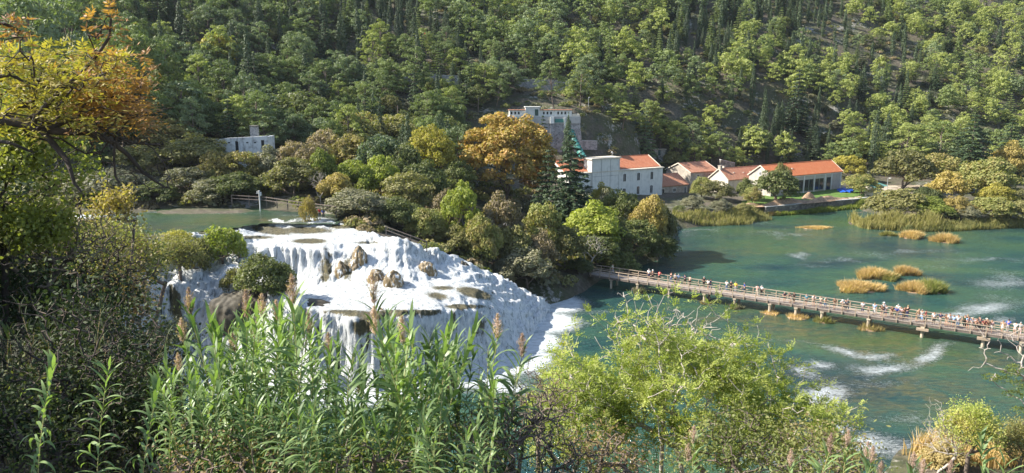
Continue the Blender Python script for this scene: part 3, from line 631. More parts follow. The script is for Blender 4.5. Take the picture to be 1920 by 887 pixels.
# belt between the falls and the buildings
belt = [
 ('dome', 'lime', 873, 347, 121, 70, 'bright lime green tree above the cascade, below the orange plane tree'),
 ('dome', 'russet', 933, 356, 124, 78, 'dull russet bush right of the bright lime green tree'),
 ('dome', 'russet', 838, 352, 126, 60, 'pinkish brown bush left of the bright lime green tree'),
 ('dome', 'autumn', 905, 398, 117, 66, 'brownish tree at the middle of the cascade bank'),
 ('dome', 'olive', 965, 420, 120, 70, 'olive tree leaning over the right bank of the cascade'),
 ('dome', 'grey_green', 990, 460, 117, 96, 'pale grey green bush beside the foot of the falls'),
 ('dome', 'grey_green', 955, 478, 116, 60, 'low pale bush where the cascade meets the trees'),
 ('dome', 'lime', 1113, 374, 140, 96, 'glossy light green round tree below the dark spruce'),
 ('dome', 'deep_green', 1160, 352, 152, 74, 'green tree in front of the windowed wall of the power house'),
 ('dome', 'gold', 1212, 358, 148, 60, 'golden leaved tree at the right end of the tree belt'),
 ('dome', 'olive', 1240, 372, 152, 58, 'olive tree on the river corner right of the golden tree'),
 ('dome', 'deep_green', 1190, 410, 141, 76, 'dark green tree overhanging the river by the end of the footbridge'),
 ('dome', 'deep_green', 1235, 430, 146, 60, 'deep green bush reaching the water near the golden tree'),
 ('dome', 'autumn', 1020, 376, 128, 70, 'brown green tree directly below the dark spruce pair'),
 ('dome', 'olive', 1060, 420, 127, 74, 'dull olive tree between the light green tree and the grey bushes'),
 ('dome', 'deep_green', 1120, 440, 134, 80, 'shaded green tree over the start of the footbridge'),
 ('dome', 'deep_green', 1085, 480, 127, 84, 'low dark bush at the foot of the falls bank'),
 ('bare', 'olive', 1108, 436, 129, 70, 'pinkish bare crowned tree near the start of the footbridge'),
 ('dome', 'russet', 1015, 430, 121, 56, 'reddish brown bush above the pale grey green bush'),
 ('dome', 'deep_green', 1160, 470, 135, 70, 'dark bush beside the landward end of the footbridge'),
 ('dome', 'grey_green', 672, 352, 118, 96, 'grey green willow overhanging the lip of the falls'),
 ('dome', 'grey_green', 640, 372, 117, 60, 'small silvery bush at the left of the grey green willow'),
 ('dome', 'deep_green', 745, 368, 118, 80, 'mixed green tree right of the grey green willow'),
 ('dome', 'autumn', 800, 385, 118, 70, 'brown bush hanging above the upper cascade edge'),
 ('dome', 'olive', 850, 420, 117, 74, 'olive bush low on the bank of the middle cascade'),
 ('dome', 'deep_green', 900, 450, 117, 66, 'dark green bush low on the bank beside the cascade'),
 ('dome', 'olive', 765, 322, 130, 90, 'olive domed tree in the middle of the belt'),
 ('dome', 'deep_green', 790, 296, 138, 80, 'smooth dark green dome right of the lime green pair'),
 ('dome', 'lime', 660, 298, 134, 70, 'lime green tree above the silvery willow'),
 ('dome', 'lime', 712, 288, 136, 64, 'second lime green crown beside its twin'),
 ('dome', 'gold', 628, 320, 127, 58, 'pale yellow tree next to a grey leafless one'),
 ('bare', 'olive', 598, 318, 126, 50, 'grey leafless tree above the pool path'),
 ('dome', 'lime', 600, 276, 134, 48, 'small lime green crown above the leafless tree'),
 ('dome', 'autumn', 650, 248, 150, 90, 'brown green tree left of the pale lime crowns'),
 ('dome', 'blue_pine', 715, 250, 148, 80, 'soft blue green tree behind the lime green pair'),
 ('dome', 'deep_green', 752, 265, 146, 80, 'deep green dome just left of the tall yellow tree'),
 ('dome', 'olive', 680, 222, 168, 90, 'olive green dome behind the blue green tree'),
 ('dome', 'autumn', 650, 208, 176, 60, 'yellowish brown crown at the top left of the belt'),
 ('dome', 'olive', 745, 212, 176, 90, 'broad olive crown above the tall yellow tree'),
 ('dome', 'autumn', 700, 206, 180, 70, 'yellow brown crown along the top of the belt'),
 ('dome', 'russet', 610, 240, 155, 60, 'reddish brown crown at the left end of the belt'),
 ('dome', 'olive', 548, 292, 130, 88, 'rounded olive green bush tree above the pool path'),
 ('dome', 'russet', 590, 262, 138, 60, 'rusty crown behind the rounded olive tree'),
 ('dome', 'russet', 540, 262, 140, 66, 'dull rusty crown right of the old white wall'),
 ('dome', 'lime', 865, 335, 140, 40, 'small fresh green crown below the tall yellow tree'),
 ('dome', 'deep_green', 862, 300, 155, 60, 'dark green crown between the yellow tree and the orange tree'),
 ('dome', 'blue_pine', 825, 210, 185, 50, 'pale blue green crown behind the tall yellow tree'),
 ('dome', 'deep_green', 850, 215, 190, 60, 'dark crown right behind the tall yellow tree'),
 ('dome', 'yellow', 1130, 340, 165, 40, 'small yellow green crown at the foot of the white tower'),
 ('dome', 'grey_green', 1145, 352, 160, 50, 'grey leaved crown before the foot of the white tower'),
 # left bank of the pool
 ('dome', 'grey_green', 505, 270, 137, 60, 'greyish crown under the right end of the old white wall'),
 ('dome', 'autumn', 452, 282, 134, 70, 'brown green bush below the middle of the old white wall'),
 ('dome', 'autumn', 410, 278, 135, 60, 'yellow brown bush below the left end of the old white wall'),
 ('dome', 'olive', 365, 248, 142, 110, 'big olive brown tree left of the old white wall'),
 ('dome', 'autumn', 310, 220, 150, 90, 'yellowish brown tree high on the left bank'),
 ('dome', 'grey_green', 350, 312, 131, 90, 'silvery bush hanging over the far side of the pool'),
 ('dome', 'deep_green', 430, 322, 128, 80, 'dark green bush by the pool left of the white pole'),
 ('dome', 'grey_green', 395, 335, 127, 80, 'pale hanging bush at the edge of the pool'),
 ('dome', 'grey_green', 220, 316, 128, 100, 'pale grey green mound bush across the pool behind the dark bough'),
 ('dome', 'grey_green', 155, 334, 127, 80, 'grey bush mound at the far left of the pool'),
 ('dome', 'deep_green', 290, 340, 127, 70, 'dark bush on the waterline of the pool'),
 ('dome', 'olive', 260, 270, 142, 90, 'olive crown behind the tips of the dark bough'),
 ('dome', 'deep_green', 480, 330, 131, 60, 'shaded bush behind the white pole'),
 ('dome', 'olive', 90, 328, 128, 80, 'olive bush at the left end of the far shore'),
 # shrubs in and around the falls
 ('shrub', 'gold', 578, 366, 113, 36, 'small golden sapling standing on the lip of the falls'),
 ('shrub', 'lime', 412, 418, 99, 84, 'bright lime bush at the near edge of the pool'),
 ('shrub', 'lime', 444, 430, 99, 34, 'vivid green tuft on the shore left of the upper falls'),
 ('shrub', 'yellow', 330, 430, 97, 60, 'yellow leaved bush on the near shore of the pool'),
 ('shrub', 'olive', 366, 440, 96, 60, 'olive bush between the yellow bush and the falls'),
 ('dome', 'deep_green', 492, 474, 88, 92, 'dark leafy bush on the rock mound in the falls'),
 ('shrub', 'olive', 440, 500, 92, 60, 'low olive bush on the left of the rock mound'),
 # hall side
 ('dome', 'deep_green', 1455, 316, 207, 78, 'dark green tree in front of the left end of the long hall'),
 ('dome', 'olive', 1476, 302, 210, 36, 'lighter tree rising against the roof of the long hall'),
 ('dome', 'deep_green', 1402, 332, 210, 34, 'small dark tree before the low tiled house'),
 ('dome', 'autumn', 1412, 348, 203, 34, 'brownish small tree on the embankment'),
 ('dome', 'olive', 1345, 338, 208, 60, 'yellow green tree beside the stone house'),
 ('dome', 'autumn', 1318, 330, 212, 40, 'thin brown tree before the stone house'),
 ('dome', 'grey_green', 1300, 366, 194, 76, 'grey green willow on the bank below the stone house'),
 ('dome', 'grey_green', 1352, 372, 192, 84, 'pale willow on the river bank left of the stone wall'),
 ('dome', 'autumn', 1618, 325, 222, 56, 'reddish round tree right of the long hall'),
 ('dome', 'yellow', 1594, 290, 246, 60, 'yellow green tree behind the right end of the long hall'),
 ('dome', 'olive', 1700, 278, 228, 90, 'large rounded olive tree behind the islet'),
 ('dome', 'autumn', 1760, 285, 232, 90, 'yellowish rounded tree beside the large olive one'),
 ('dome', 'autumn', 1850, 292, 208, 90, 'rusty autumn tree at the right end of the river islet'),
 ('dome', 'gold', 1785, 318, 202, 60, 'golden brown tree in the middle of the islet'),
 ('dome', 'yellow', 1870, 342, 198, 56, 'bright yellow tree near the right edge of the islet'),
 ('dome', 'lime', 1740, 366, 187, 70, 'yellow green spreading bush above the reed bed'),
 ('dome', 'gold', 1795, 366, 187, 50, 'yellow bush on the islet shore'),
 ('dome', 'olive', 1690, 352, 190, 100, 'olive bush rising over the reed bed'),
 ('dome', 'deep_green', 1745, 348, 197, 50, 'dark green shrub in the middle of the islet'),
 ('dome', 'autumn', 1865, 368, 186, 80, 'spreading autumn bush with a leaning trunk on the islet shore'),
 ('dome', 'olive', 1905, 352, 200, 60, 'olive crown at the far right of the islet'),
 ('dome', 'gold', 1900, 262, 245, 60, 'orange tinged crown behind the far right of the islet'),
 ('spruce', 'dark_conifer', 1830, 215, 245, 80, 'dark broad conifer behind the right end of the islet'),
 ('spruce', 'dark_conifer', 1900, 222, 250, 70, 'dark broad conifer at the far right of the valley floor'),
 ('spruce', 'cypress', 1522, 232, 262, 26, 'small dark conifer behind the roof of the long hall'),
 ('spruce', 'cypress', 1478, 238, 262, 34, 'dark conifer above the left end of the long hall'),
 ('cypress', 'cypress', 1647, 200, 255, 18, 'tall pencil cypress right of the long hall'),
 ('cypress', 'cypress', 1668, 205, 262, 26, 'broader cypress beside the pencil cypress'),
 ('cypress', 'cypress', 1437, 166, 262, 16, 'lone pencil cypress on the green terrace above the low house'),
 ('spruce', 'cypress', 1500, 130, 270, 46, 'tall dark conifer above the long hall'),
 ('cypress', 'cypress', 872, 80, 245, 24, 'tall dark cypress standing clear above the belt'),
 ('pine', 'pine', 1140, 205, 240, 70, 'darker pine between the intake tower and the bright pine'),
 ('pine', 'bright_pine', 1240, 222, 246, 60, 'pine above the orange ridge of the power house'),
 ('pine', 'pine', 1300, 215, 256, 66, 'pine above the stone house'),
 ('dome', 'deep_green', 1350, 270, 254, 50, 'dark rounded bush on the slope behind the low house'),
 ('dome', 'deep_green', 1415, 262, 258, 60, 'dark bush on the slope above the left end of the long hall'),
 ('pine', 'bright_pine', 1400, 235, 262, 50, 'light green pine under the grassy terrace'),
 ('pine', 'bright_pine', 1700, 230, 258, 90, 'broad bright pine above the rounded olive tree'),
 ('pine', 'pine', 1770, 225, 262, 80, 'pine left of the broad dark conifer'),
 ('pine', 'bright_pine', 1600, 235, 262, 60, 'light pine right above the end of the long hall'),
 ('spruce', 'blue_pine', 1212, 200, 240, 40, 'pale pointed pine right of the intake tower'),
 ('pine', 'bright_pine', 1170, 190, 234, 84, 'bright green pine directly right of the intake tower'),
 ('dome', 'olive', 1395, 380, 193, 50, 'small yellowish willow at the tip of the bank below the hall'),
 ('dome', 'deep_green', 1275, 385, 190, 40, 'dark low bush where the tree belt meets the river'),
 ('dome', 'deep_green', 1770, 385, 185, 60, 'low grey green bush on the waterline of the islet'),
 ('dome', 'grey_green', 1815, 385, 184, 56, 'pale low bush on the waterline of the islet'),
 ('dome', 'olive', 1915, 375, 186, 70, 'olive bush on the waterline at the right edge'),
 # left hillside giants
 ('stone', 'blue_pine', 470, 96, 205, 100, 'umbrella shaped pine above the old white wall'),
 ('stone', 'pine', 545, 100, 210, 80, 'open crowned pine with visible limbs left of the dark grove'),
 ('pine', 'pine', 270, 40, 165, 130, 'large pine with dark spreading limbs on the upper left slope'),
 ('pine', 'blue_pine', 320, 150, 158, 110, 'soft blue green pine above the yellowish brown tree'),
 ('pine', 'pine', 130, -10, 150, 150, 'tall pine with bare trunks at the upper left'),
 ('pine', 'blue_pine', 30, -40, 140, 160, 'huge dark pine in the upper left corner'),
 ('dome', 'yellow', 400, 62, 205, 60, 'yellow green crown among the pines of the left slope'),
 ('dome', 'yellow', 350, 78, 200, 50, 'small yellow crown beside the yellow green one'),
 ('pine', 'deep_green', 400, 168, 172, 120, 'dark green pine on the left slope above the ruin'),
 ('dome', 'deep_green', 560, 168, 178, 120, 'very dark tree mass right of the old white wall'),
 ('dome', 'deep_green', 490, 180, 176, 100, 'dark tree behind the old white wall'),
 ('pine', 'pine', 620, 110, 205, 80, 'tall layered pine at the left of the slope road'),
 ('pine', 'pine', 215, 100, 160, 100, 'pine partly hidden by the orange leaved bough'),
]
for (pr, lf, px, yt, d, wpx, lab) in belt:
    nm = {'pine': 'pine_tree', 'stone': 'pine_tree', 'cypress': 'cypress_tree', 'spruce': 'conifer_tree', 'dome': 'broadleaf_tree', 'shrub': 'shrub', 'bare': 'bare_tree'}[pr]
    H(nm, pr, lf, px, yt, d, wpx*(1.14 if pr == 'dome' and px < 1300 else 1), lab, 'shrub' if pr == 'shrub' else 'tree')
# ------------------------------------------------------------ the wooded slope: individual trees, then the far mass
def visible(x, y, z, pad=60):
    a, b = proj(x, y, z); return -pad < a < 1920+pad and -120 < b < 900
cand = []
XS = np.arange(-330, 420, 5.2); YS = np.arange(128, 470, 5.2)
for x in XS:
    for y in YS:
        x_ = x+R.uniform(-2.6, 2.6); y_ = y+R.uniform(-2.6, 2.6)
        if abs(x_)/y_ > .76: continue
        cand.append((x_, y_))
cand = np.array(cand); cz = ground_h(cand[:, 0], cand[:, 1]); ppx, ppy = proj(cand[:, 0], cand[:, 1], cz)
HA = np.array(HERO)
dens_n = fbm(cand[:, 0]*.03, cand[:, 1]*.03, 0, 4, 77)
def keep(i):
    x, y = cand[i]; z = cz[i]
    if ppy[i] < -75 or z < 5: return False
    dd = np.hypot(HA[:, 0]-x, HA[:, 1]-y)
    if np.any(dd < np.maximum(HA[:, 2]*.55, 2.2)): return False
    # clear ground: intake tower, terraces, tracks, roofs
    if -14 < x < 36 and 190 < y < 227: return False
    if x > 18 and y < 250-0.0 and y < 228+.2*(x-18)+6 : return False
    if x < 18 and x > -10 and y < 212: return False
    if x <= -10 and (y < 168+(-x-10)*-.35 and y < 160): return False
    if 1340 < ppx[i] < 1470 and 205 < ppy[i] < 262: return R.random() < .6
    if 1120 < ppx[i] < 1300 and 255 < ppy[i] < 330: return R.random() < .8
    if 960 < ppx[i] < 1075 and 150 < ppy[i] < 205: return False
    if 490 < ppx[i] < 900 and 120 < ppy[i] < 150: return R.random() < .5
    g = .99+dens_n[i]*1.6-(.34 if ppx[i] > 1500 and ppy[i] < 150 else 0)
    return R.random() < g
idx = [i for i in range(len(cand)) if keep(i)]
idx.sort(key=lambda i: cand[i][1]**2+cand[i][0]**2)
def where(px, py):
    hz = 'low on' if py > 190 else ('halfway up' if py > 90 else 'high on')
    if px < 380: a = 'the slope at the far left'
    elif px < 640: a = 'the slope above the old white wall'
    elif px < 900: a = 'the slope above the yellow tree'
    elif px < 1130: a = 'the slope above the stone intake tower'
    elif px < 1340: a = 'the slope above the stone house'
    elif px < 1600: a = 'the slope above the long hall'
    else: a = 'the slope above the river islet'
    return hz, a
ct = {'pine_tree': 0, 'cypress_tree': 0, 'broadleaf_tree': 0, 'conifer_tree': 0}; rest = []
for i in idx:
    x, y = cand[i]; z = cz[i]; px, py = ppx[i], ppy[i]
    cyp = fbm(x*.02, y*.02, 0, 2, 91)+(.17 if 640 < px < 940 and py < 170 else 0)+(.14 if px > 1250 and py < 130 else 0)-(.1 if px < 600 else 0)
    u = R.random()
    if cyp+R.normal()*.1 > .13: pr, nm = ('cypress', 'cypress_tree') if u < .8 else ('spruce', 'conifer_tree')
    elif u < .74: pr, nm = ('pine' if u < .6 else 'stone', 'pine_tree')
    elif u < .84: pr, nm = 'spruce', 'conifer_tree'
    else: pr, nm = 'dome', 'broadleaf_tree'
    right = np.clip((px-500)/900, 0, 1)
    if nm == 'pine_tree': lf = R.choice(['pine', 'bright_pine', 'blue_pine'], p=[.45-.15*right, .15+.45*right, .40-.30*right])
    elif nm == 'cypress_tree': lf = 'cypress'
    elif nm == 'conifer_tree': lf = R.choice(['cypress', 'dark_conifer', 'pine'])
    else: lf = R.choice(['deep_green', 'olive', 'grey_green', 'russet'], p=[.5, .25, .17, .08])
    s = R.uniform(.66, 1.22)*(.9 if px > 1500 else 1.05)*(1.05 if px < 500 else .95)
    if nm == 'broadleaf_tree': s *= .8
    lim = {'pine_tree': 265, 'cypress_tree': 255, 'conifer_tree': 200, 'broadleaf_tree': 190}[nm]
    if ct[nm] < lim:
        ct[nm] += 1
        sz = s*R.uniform(.85, 1.2)
        r = plant(nm, pr, lf, (x, y, z-.4), (s, s, sz))
        hz, a = where(px, py)
        col = {'pine': 'dark green', 'bright_pine': 'bright green', 'blue_pine': 'soft blue green', 'cypress': 'blackish', 'dark_conifer': 'deep green', 'deep_green': 'deep green', 'olive': 'olive', 'grey_green': 'grey green', 'russet': 'dull russet'}[lf]
        kd = {'pine_tree': 'pine', 'cypress_tree': 'pencil cypress', 'conifer_tree': 'pointed conifer', 'broadleaf_tree': 'round leafy tree'}[nm]
        tag(r, f'{col} {kd} {hz} {a}', 'tree', f'{col} {kd} trees {hz} {a}')
    else: rest.append((x, y, z, pr, lf, s))
# the far mass, one mesh
LOD = {}
for pr, fn in (('pine', lambda: aleppo(11, 3.6, .75, 3.4, 15)), ('stone', lambda: aleppo(9, 4.3, .75, 3.4, 16)), ('cypress', lambda: cypress(12, 1.15, .6, 5.5)), ('spruce', lambda: spruce(12, 2.4, .75, 6)), ('dome', lambda: dome(7, 3.4, .6, 3.2, 40))):
    LOD[pr] = [fn()[0] for _ in range(3)]
mats_far = ['pine', 'bright_pine', 'blue_pine', 'cypress', 'dark_conifer', 'deep_green', 'olive', 'grey_green', 'russet']
VV = []; FF = []; MI = []; n0 = 0
for (x, y, z, pr, lf, s) in rest:
    V, F = LOD[pr][int(R.integers(3))]; a = R.uniform(0, 6.28); c, sn = math.cos(a), math.sin(a)
    W = np.stack([(V[:, 0]*c-V[:, 1]*sn)*s+x, (V[:, 0]*sn+V[:, 1]*c)*s+y, V[:, 2]*s*1.05+z-.3], 1)
    VV.append(W); FF.append(F+n0); n0 += len(V); MI.append(np.full(len(F), mats_far.index(lf)))
me = bpy.data.meshes.new('forest'); fill_mesh(me, np.concatenate(VV), np.concatenate(FF))
for l in mats_far: me.materials.append(LEAF[l])
me.polygons.foreach_set('material_index', np.concatenate(MI).astype(np.int32))
tag(obj('forest', me), 'far mass of pines and cypresses covering the upper slope', 'forest', kind='stuff')
print('FOREST', ct, len(rest), n0//4)
# undergrowth: low scrub between the trees
def scrub(name, n, region, leafs, label, hfun=lambda: R.uniform(.5, 1.4)):
    VV = []; FF = []; MI = []; n0 = 0; base = [crown([(0, 0, .5, 1, 1, .6), (.8, .3, .35, .7, .7, .4), (-.6, .5, .3, .6, .7, .4)], 9, .42, .6, .8) for _ in range(4)]
    k = 0
    while k < n:
        x, y = region()
        if x is None: continue
        z = gz(x, y); V, F = base[int(R.integers(4))]; s = hfun(); a = R.uniform(0, 6.28)
        W = np.stack([(V[:, 0]*math.cos(a)-V[:, 1]*math.sin(a))*s+x, (V[:, 0]*math.sin(a)+V[:, 1]*math.cos(a))*s+y, V[:, 2]*s+z-.1], 1)
        VV.append(W); FF.append(F+n0); n0 += len(V); MI.append(np.full(len(F), R.integers(len(leafs)))); k += 1
    me = bpy.data.meshes.new(name); fill_mesh(me, np.concatenate(VV), np.concatenate(FF))
    for l in leafs: me.materials.append(LEAF[l])
    me.polygons.foreach_set('material_index', np.concatenate(MI).astype(np.int32))
    return tag(obj(name, me), label, 'undergrowth', kind='stuff')
def reg_slope():
    y = R.uniform(205, 420); x = R.uniform(-.72, .72)*y; z = gz(x, y)
    if z < 6 or proj(x, y, z)[1] < -20 or (-6 < x < 24 and y < 222): return None, None
    if 1350 < proj(x, y, z)[0] < 1470 and R.random() < .4: return None, None
    return x, y
scrub('undergrowth', 2200, reg_slope, ['deep_green', 'olive', 'grey_green', 'russet'], 'low scrub scattered over the stony slope between trees')
def reg_belt():
    y = R.uniform(108, 215); x = R.uniform(-95, 24); z = gz(x, y); px, py = proj(x, y, z)
    if inpoly(np.array([x]), np.array([y]), WPOLY)[0] or z < 1.2: return None, None
    if y < 200 and x < -14 and y < 124 and z < 14.25 and px < 640: return None, None
    if px < 640 and y < 123: return None, None
    if x > -8 and y > 190: return None, None
    if z < hraw(x, y)-.6: return None, None
    return x, y
scrub('bank_undergrowth', 900, reg_belt, ['deep_green', 'olive', 'autumn', 'russet', 'grey_green'], 'thick undergrowth on the wooded bank above the cascade', lambda: R.uniform(.8, 1.9))
# ------------------------------------------------------------ materials of buildings
def plaster(name, a, b_, scale=.8, streak=True, bmp=.15):
    m, t, b = mat(name); f = noise(t, scale, 6, .65); g = noise(t, 1.2, 5, .7, mapscale=(1, 1, .18) if streak else None)
    t.links.new(ramp(t, math_(t, 'ADD', math_(t, 'MULTIPLY', f, .5), math_(t, 'MULTIPLY', g, .5)), [(.36, b_), (.52, a)]), b.inputs['Base Color'])
    b.inputs['Roughness'].default_value = .9; bump(t, b, noise(t, 12, 4, .6), bmp, .05); return m
WHITE = plaster('white_render', (.66, .65, .6), (.5, .5, .46))
CREAM = plaster('cream_render', (.6, .54, .44), (.42, .37, .29))
HALLW = plaster('hall_render', (.46, .42, .36), (.32, .29, .25))
OLDWHITE = plaster('stained_plaster', (.62, .63, .62), (.16, .16, .15), .9, True, .4)
CONC = plaster('concrete', (.42, .42, .4), (.24, .24, .23))
def masonry(name, a, b_, mortar, sc=1.0):
    m, t, b = mat(name); tc = N(t, 'ShaderNodeTexCoord').outputs['Object']
    mp = N(t, 'ShaderNodeMapping'); mp.inputs['Rotation'].default_value = (math.pi/2, 0, 0); t.links.new(tc, mp.inputs[0])
    v = N(t, 'ShaderNodeTexVoronoi'); v.inputs['Scale'].default_value = 2.2*sc; t.links.new(tc, v.inputs['Vector'])
    v2 = N(t, 'ShaderNodeTexVoronoi', feature='DISTANCE_TO_EDGE'); v2.inputs['Scale'].default_value = 2.2*sc; t.links.new(tc, v2.inputs['Vector'])
    c = ramp(t, v.outputs['Color'], [(.2, a), (.8, b_)]); c = mix(t, ramp(t, v2.outputs[0], [(.03, 1.0), (.08, 0.0)]), c, mortar)
    c = mix(t, ramp(t, noise(t, .5, 5, .7), [(.45, 0.0), (.7, .5)]), c, tuple(x*.45 for x in a))
    t.links.new(c, b.inputs['Base Color']); b.inputs['Roughness'].default_value = .92; bump(t, b, v2.outputs[0], .5, .08); return m
STONE = masonry('house_stone', (.3, .26, .21), (.44, .39, .32), (.4, .36, .3))
STONE_D = masonry('tower_stone', (.2, .2, .2), (.36, .35, .34), (.4, .39, .38), .8)
STONE_W = masonry('wall_stone', (.13, .12, .1), (.3, .27, .22), (.16, .15, .12), .7)
def tiles(name, a, b_, c_):
    m, t, b = mat(name); tc = N(t, 'ShaderNodeTexCoord').outputs['Object']
    wv = N(t, 'ShaderNodeTexWave', wave_type='BANDS', bands_direction='X'); wv.inputs['Scale'].default_value = 1.3; wv.inputs['Distortion'].default_value = .3; t.links.new(tc, wv.inputs['Vector'])
    wr = N(t, 'ShaderNodeTexWave', wave_type='BANDS', bands_direction='Y'); wr.inputs['Scale'].default_value = .9; t.links.new(tc, wr.inputs['Vector'])
    f = noise(t, 1.6, 6, .75, vec=tc, mapscale=(1.6, .5, .5)); c = ramp(t, f, [(.3, a), (.52, b_), (.72, c_)])
    c = mix(t, ramp(t, noise(t, 9, 3, .7, vec=tc), [(.5, 0.0), (.75, .55)]), c, tuple(x*.5 for x in a))
    c = mix(t, ramp(t, wv.outputs['Fac'], [(0, .35), (.5, 0.0)]), c, tuple(x*.55 for x in a))
    t.links.new(c, b.inputs['Base Color']); b.inputs['Roughness'].default_value = .85; bump(t, b, wv.outputs['Fac'], .8, .1); return m
ROOF_A = tiles('roof_tiles', (.42, .13, .06), (.56, .19, .085), (.6, .3, .18))
ROOF_B = tiles('weathered_roof_tiles', (.36, .14, .08), (.52, .23, .13), (.56, .36, .24))
ROOF_C = tiles('new_roof_tiles', (.56, .15, .05), (.66, .2, .07), (.66, .3, .13))
GLASS, t, b = mat('dark_window'); b.inputs['Base Color'].default_value = (.025, .03, .035, 1); b.inputs['Roughness'].default_value = .08
FRAME = simple('green_joinery', (.05, .09, .07), .6, .2, 4, 0)
FRAMEW = simple('white_joinery', (.65, .65, .62), .6, .1, 4, 0)
GREENP = simple('green_pipe_paint', (.06, .22, .19), .45, .25, 1.5, .1)
TEAL = simple('green_sheet', (.13, .3, .27), .5, .2, 1.5, .1)
BLUE, t, b = mat('blue_tarp'); t.links.new(ramp(t, noise(t, 3, 5, .7), [(.3, (.01, .06, .4)), (.7, (.02, .13, .62))]), b.inputs['Base Color']); b.inputs['Roughness'].default_value = .45
IRON = simple('grey_metal', (.35, .36, .37), .5, .15, 4, 0)
RED = simple('red_paint', (.4, .04, .03), .6, .15, 4, 0)
DIRT = simple('dug_earth', (.36, .24, .15), .95, .45, 1.8, .8)
TAN = simple('pale_gravel', (.42, .35, .27), .95, .3, 2.5, .6)
LAWN = simple('lawn', (.1, .17, .035), .9, .35, .8, .5)
UV = (math.cos(math.radians(31)), math.sin(math.radians(31)))   # facade direction
AZ = math.radians(31)
def house(name, loc, L, D, hw, hr, wallm, roofm, label, catg='building', ridge=None, over=.35, rz=AZ, walls='walls', z0=-1.5, gable_trim=None):
    """front wall along local +x from the origin, depth along +y"""
    r = empty(name, loc, rz); ym = D/2 if ridge is None else ridge; m = MB()
    V = [(0, 0, z0), (L, 0, z0), (L, D, z0), (0, D, z0), (0, 0, hw), (L, 0, hw), (L, D, hw), (0, D, hw), (0, ym, hr), (L, ym, hr)]
    m.add(V, [(0, 1, 5, 4), (2, 3, 7, 6), (1, 2, 6, 9, 5), (3, 0, 4, 8, 7), (3, 2, 1, 0)])
    m.build(walls, wallm, r)
    rf = MB(); th = .22; sf = (hr-hw)/ym; sb = (hr-hw)/(D-ym)
    for (ya, za, yb, zb) in ((-over, hw-over*sf, ym, hr), (D+over, hw-over*sb, ym, hr)):
        e = over*.6
        V = [(-e, ya, za+.02), (L+e, ya, za+.02), (L+e, yb, zb+.02), (-e, yb, zb+.02)]; V += [(x, y, z+th) for x, y, z in V]
        rf.add(V, [(0, 3, 2, 1), (4, 5, 6, 7), (0, 1, 5, 4), (1, 2, 6, 5), (2, 3, 7, 6), (3, 0, 4, 7)])
    rf.tube([(-over*.6, ym, hr+.2), (L+over*.6, ym, hr+.2)], .14, 8)
    ro = rf.build('roof', roofm, r)
    # barge boards
    if gable_trim:
        g = MB()
        for x in (-over*.6-.1, L+over*.6+.1):
            g.bar((x, -over, hw-over*sf+.15), (x, ym, hr+.17), .14, .3); g.bar((x, D+over, hw-over*sb+.15), (x, ym, hr+.17), .14, .3)
        g.build('gable_trim', gable_trim, r)
    tag(r, label, catg); return r
def window(r, x, z, w, h, arch=False, y=0.0, name='window', face='front', fm=None, glass=GLASS, bars=True):
    """frame and pane set into the facade"""
    m = MB(); t = .09
    def P(u, v, dpt): return (x+u, y-dpt, z+v) if face == 'front' else (y-dpt if False else -dpt, x-u, z+v)
    def bx(u0, u1, v0, v1, d0, d1):
        V = [P(u, v, d) for u in (u0, u1) for d in (d0, d1) for v in (v0, v1)]
        m.add(V, [(0, 1, 3, 2), (4, 6, 7, 5), (0, 4, 5, 1), (2, 3, 7, 6), (0, 2, 6, 4), (1, 5, 7, 3)])
    bx(-w/2-t, -w/2, -t, h, -.05, .07); bx(w/2, w/2+t, -t, h, -.05, .07); bx(-w/2, w/2, -t*1.6, 0, -.05, .12); bx(-w/2-t, w/2+t, h, h+t*(2.2 if arch else 1), -.05, .07)
    if bars: bx(-.03, .03, 0, h, -.03, .045)
    f = m.build(name, fm or FRAMEW, r)
    g = MB(); V = [P(-w/2, 0, .02), (P(w/2, 0, .02)), P(w/2, h*(.86 if arch else 1), .02)]
    if arch: V += [P(w/2*math.cos(a), h*.86+h*.14*math.sin(a), .02) for a in (.6, 1.2, 1.95, 2.55)]
    V += [P(-w/2, h*(.86 if arch else 1), .02)]
    g.add(V, [tuple(range(len(V)))]); g.build('pane', glass, f)
    return f
# ------------------------------------------------------------ white power house
gzm = 3.0
ORG = np.array((43.3, 214.0, 3.0)); uu = np.array((UV[0], UV[1], 0)); nn = np.array((-UV[1], UV[0], 0))
def at(l, d=0.0, z=0.0): return tuple(ORG+uu*l+nn*d+np.array((0, 0, z)))
L = 33.0
ph = empty('power_house', at(-L), AZ)
m = MB(); D = 13.0
m.add([(0, 0, -2), (L, 0, -2), (L, D, -2), (0, D, -2), (0, 0, 8.5), (L, 0, 8.5), (L, D, 8.7), (0, D, 8.7)], [(0, 1, 5, 4), (1, 2, 6, 5), (2, 3, 7, 6), (3, 0, 4, 7)])
m.build('walls', WHITE, ph)
m = MB(); m.box(-.3, L+.3, -.35, 1.5, 8.5, 8.78); m.build('ledge', CREAM, ph)
m = MB()
m.add([(0, 1.5, 8.5), (L, 1.5, 8.5), (L, 6.8, 11.6), (L, 12.9, 8.6), (0, 12.9, 8.6), (0, 6.8, 11.6)], [(1, 2, 3), (0, 4, 5), (0, 3, 4)]) if False else None
m.add([(L-.02, 1.5, 8.78), (L-.02, 12.9, 8.78), (L-.02, 6.8, 11.5)], [(0, 1, 2)]); m.add([(.02, 1.5, 8.78), (.02, 12.9, 8.78), (.02, 6.8, 11.5)], [(0, 2, 1)]); m.build('gable', WHITE, ph)
m = MB()
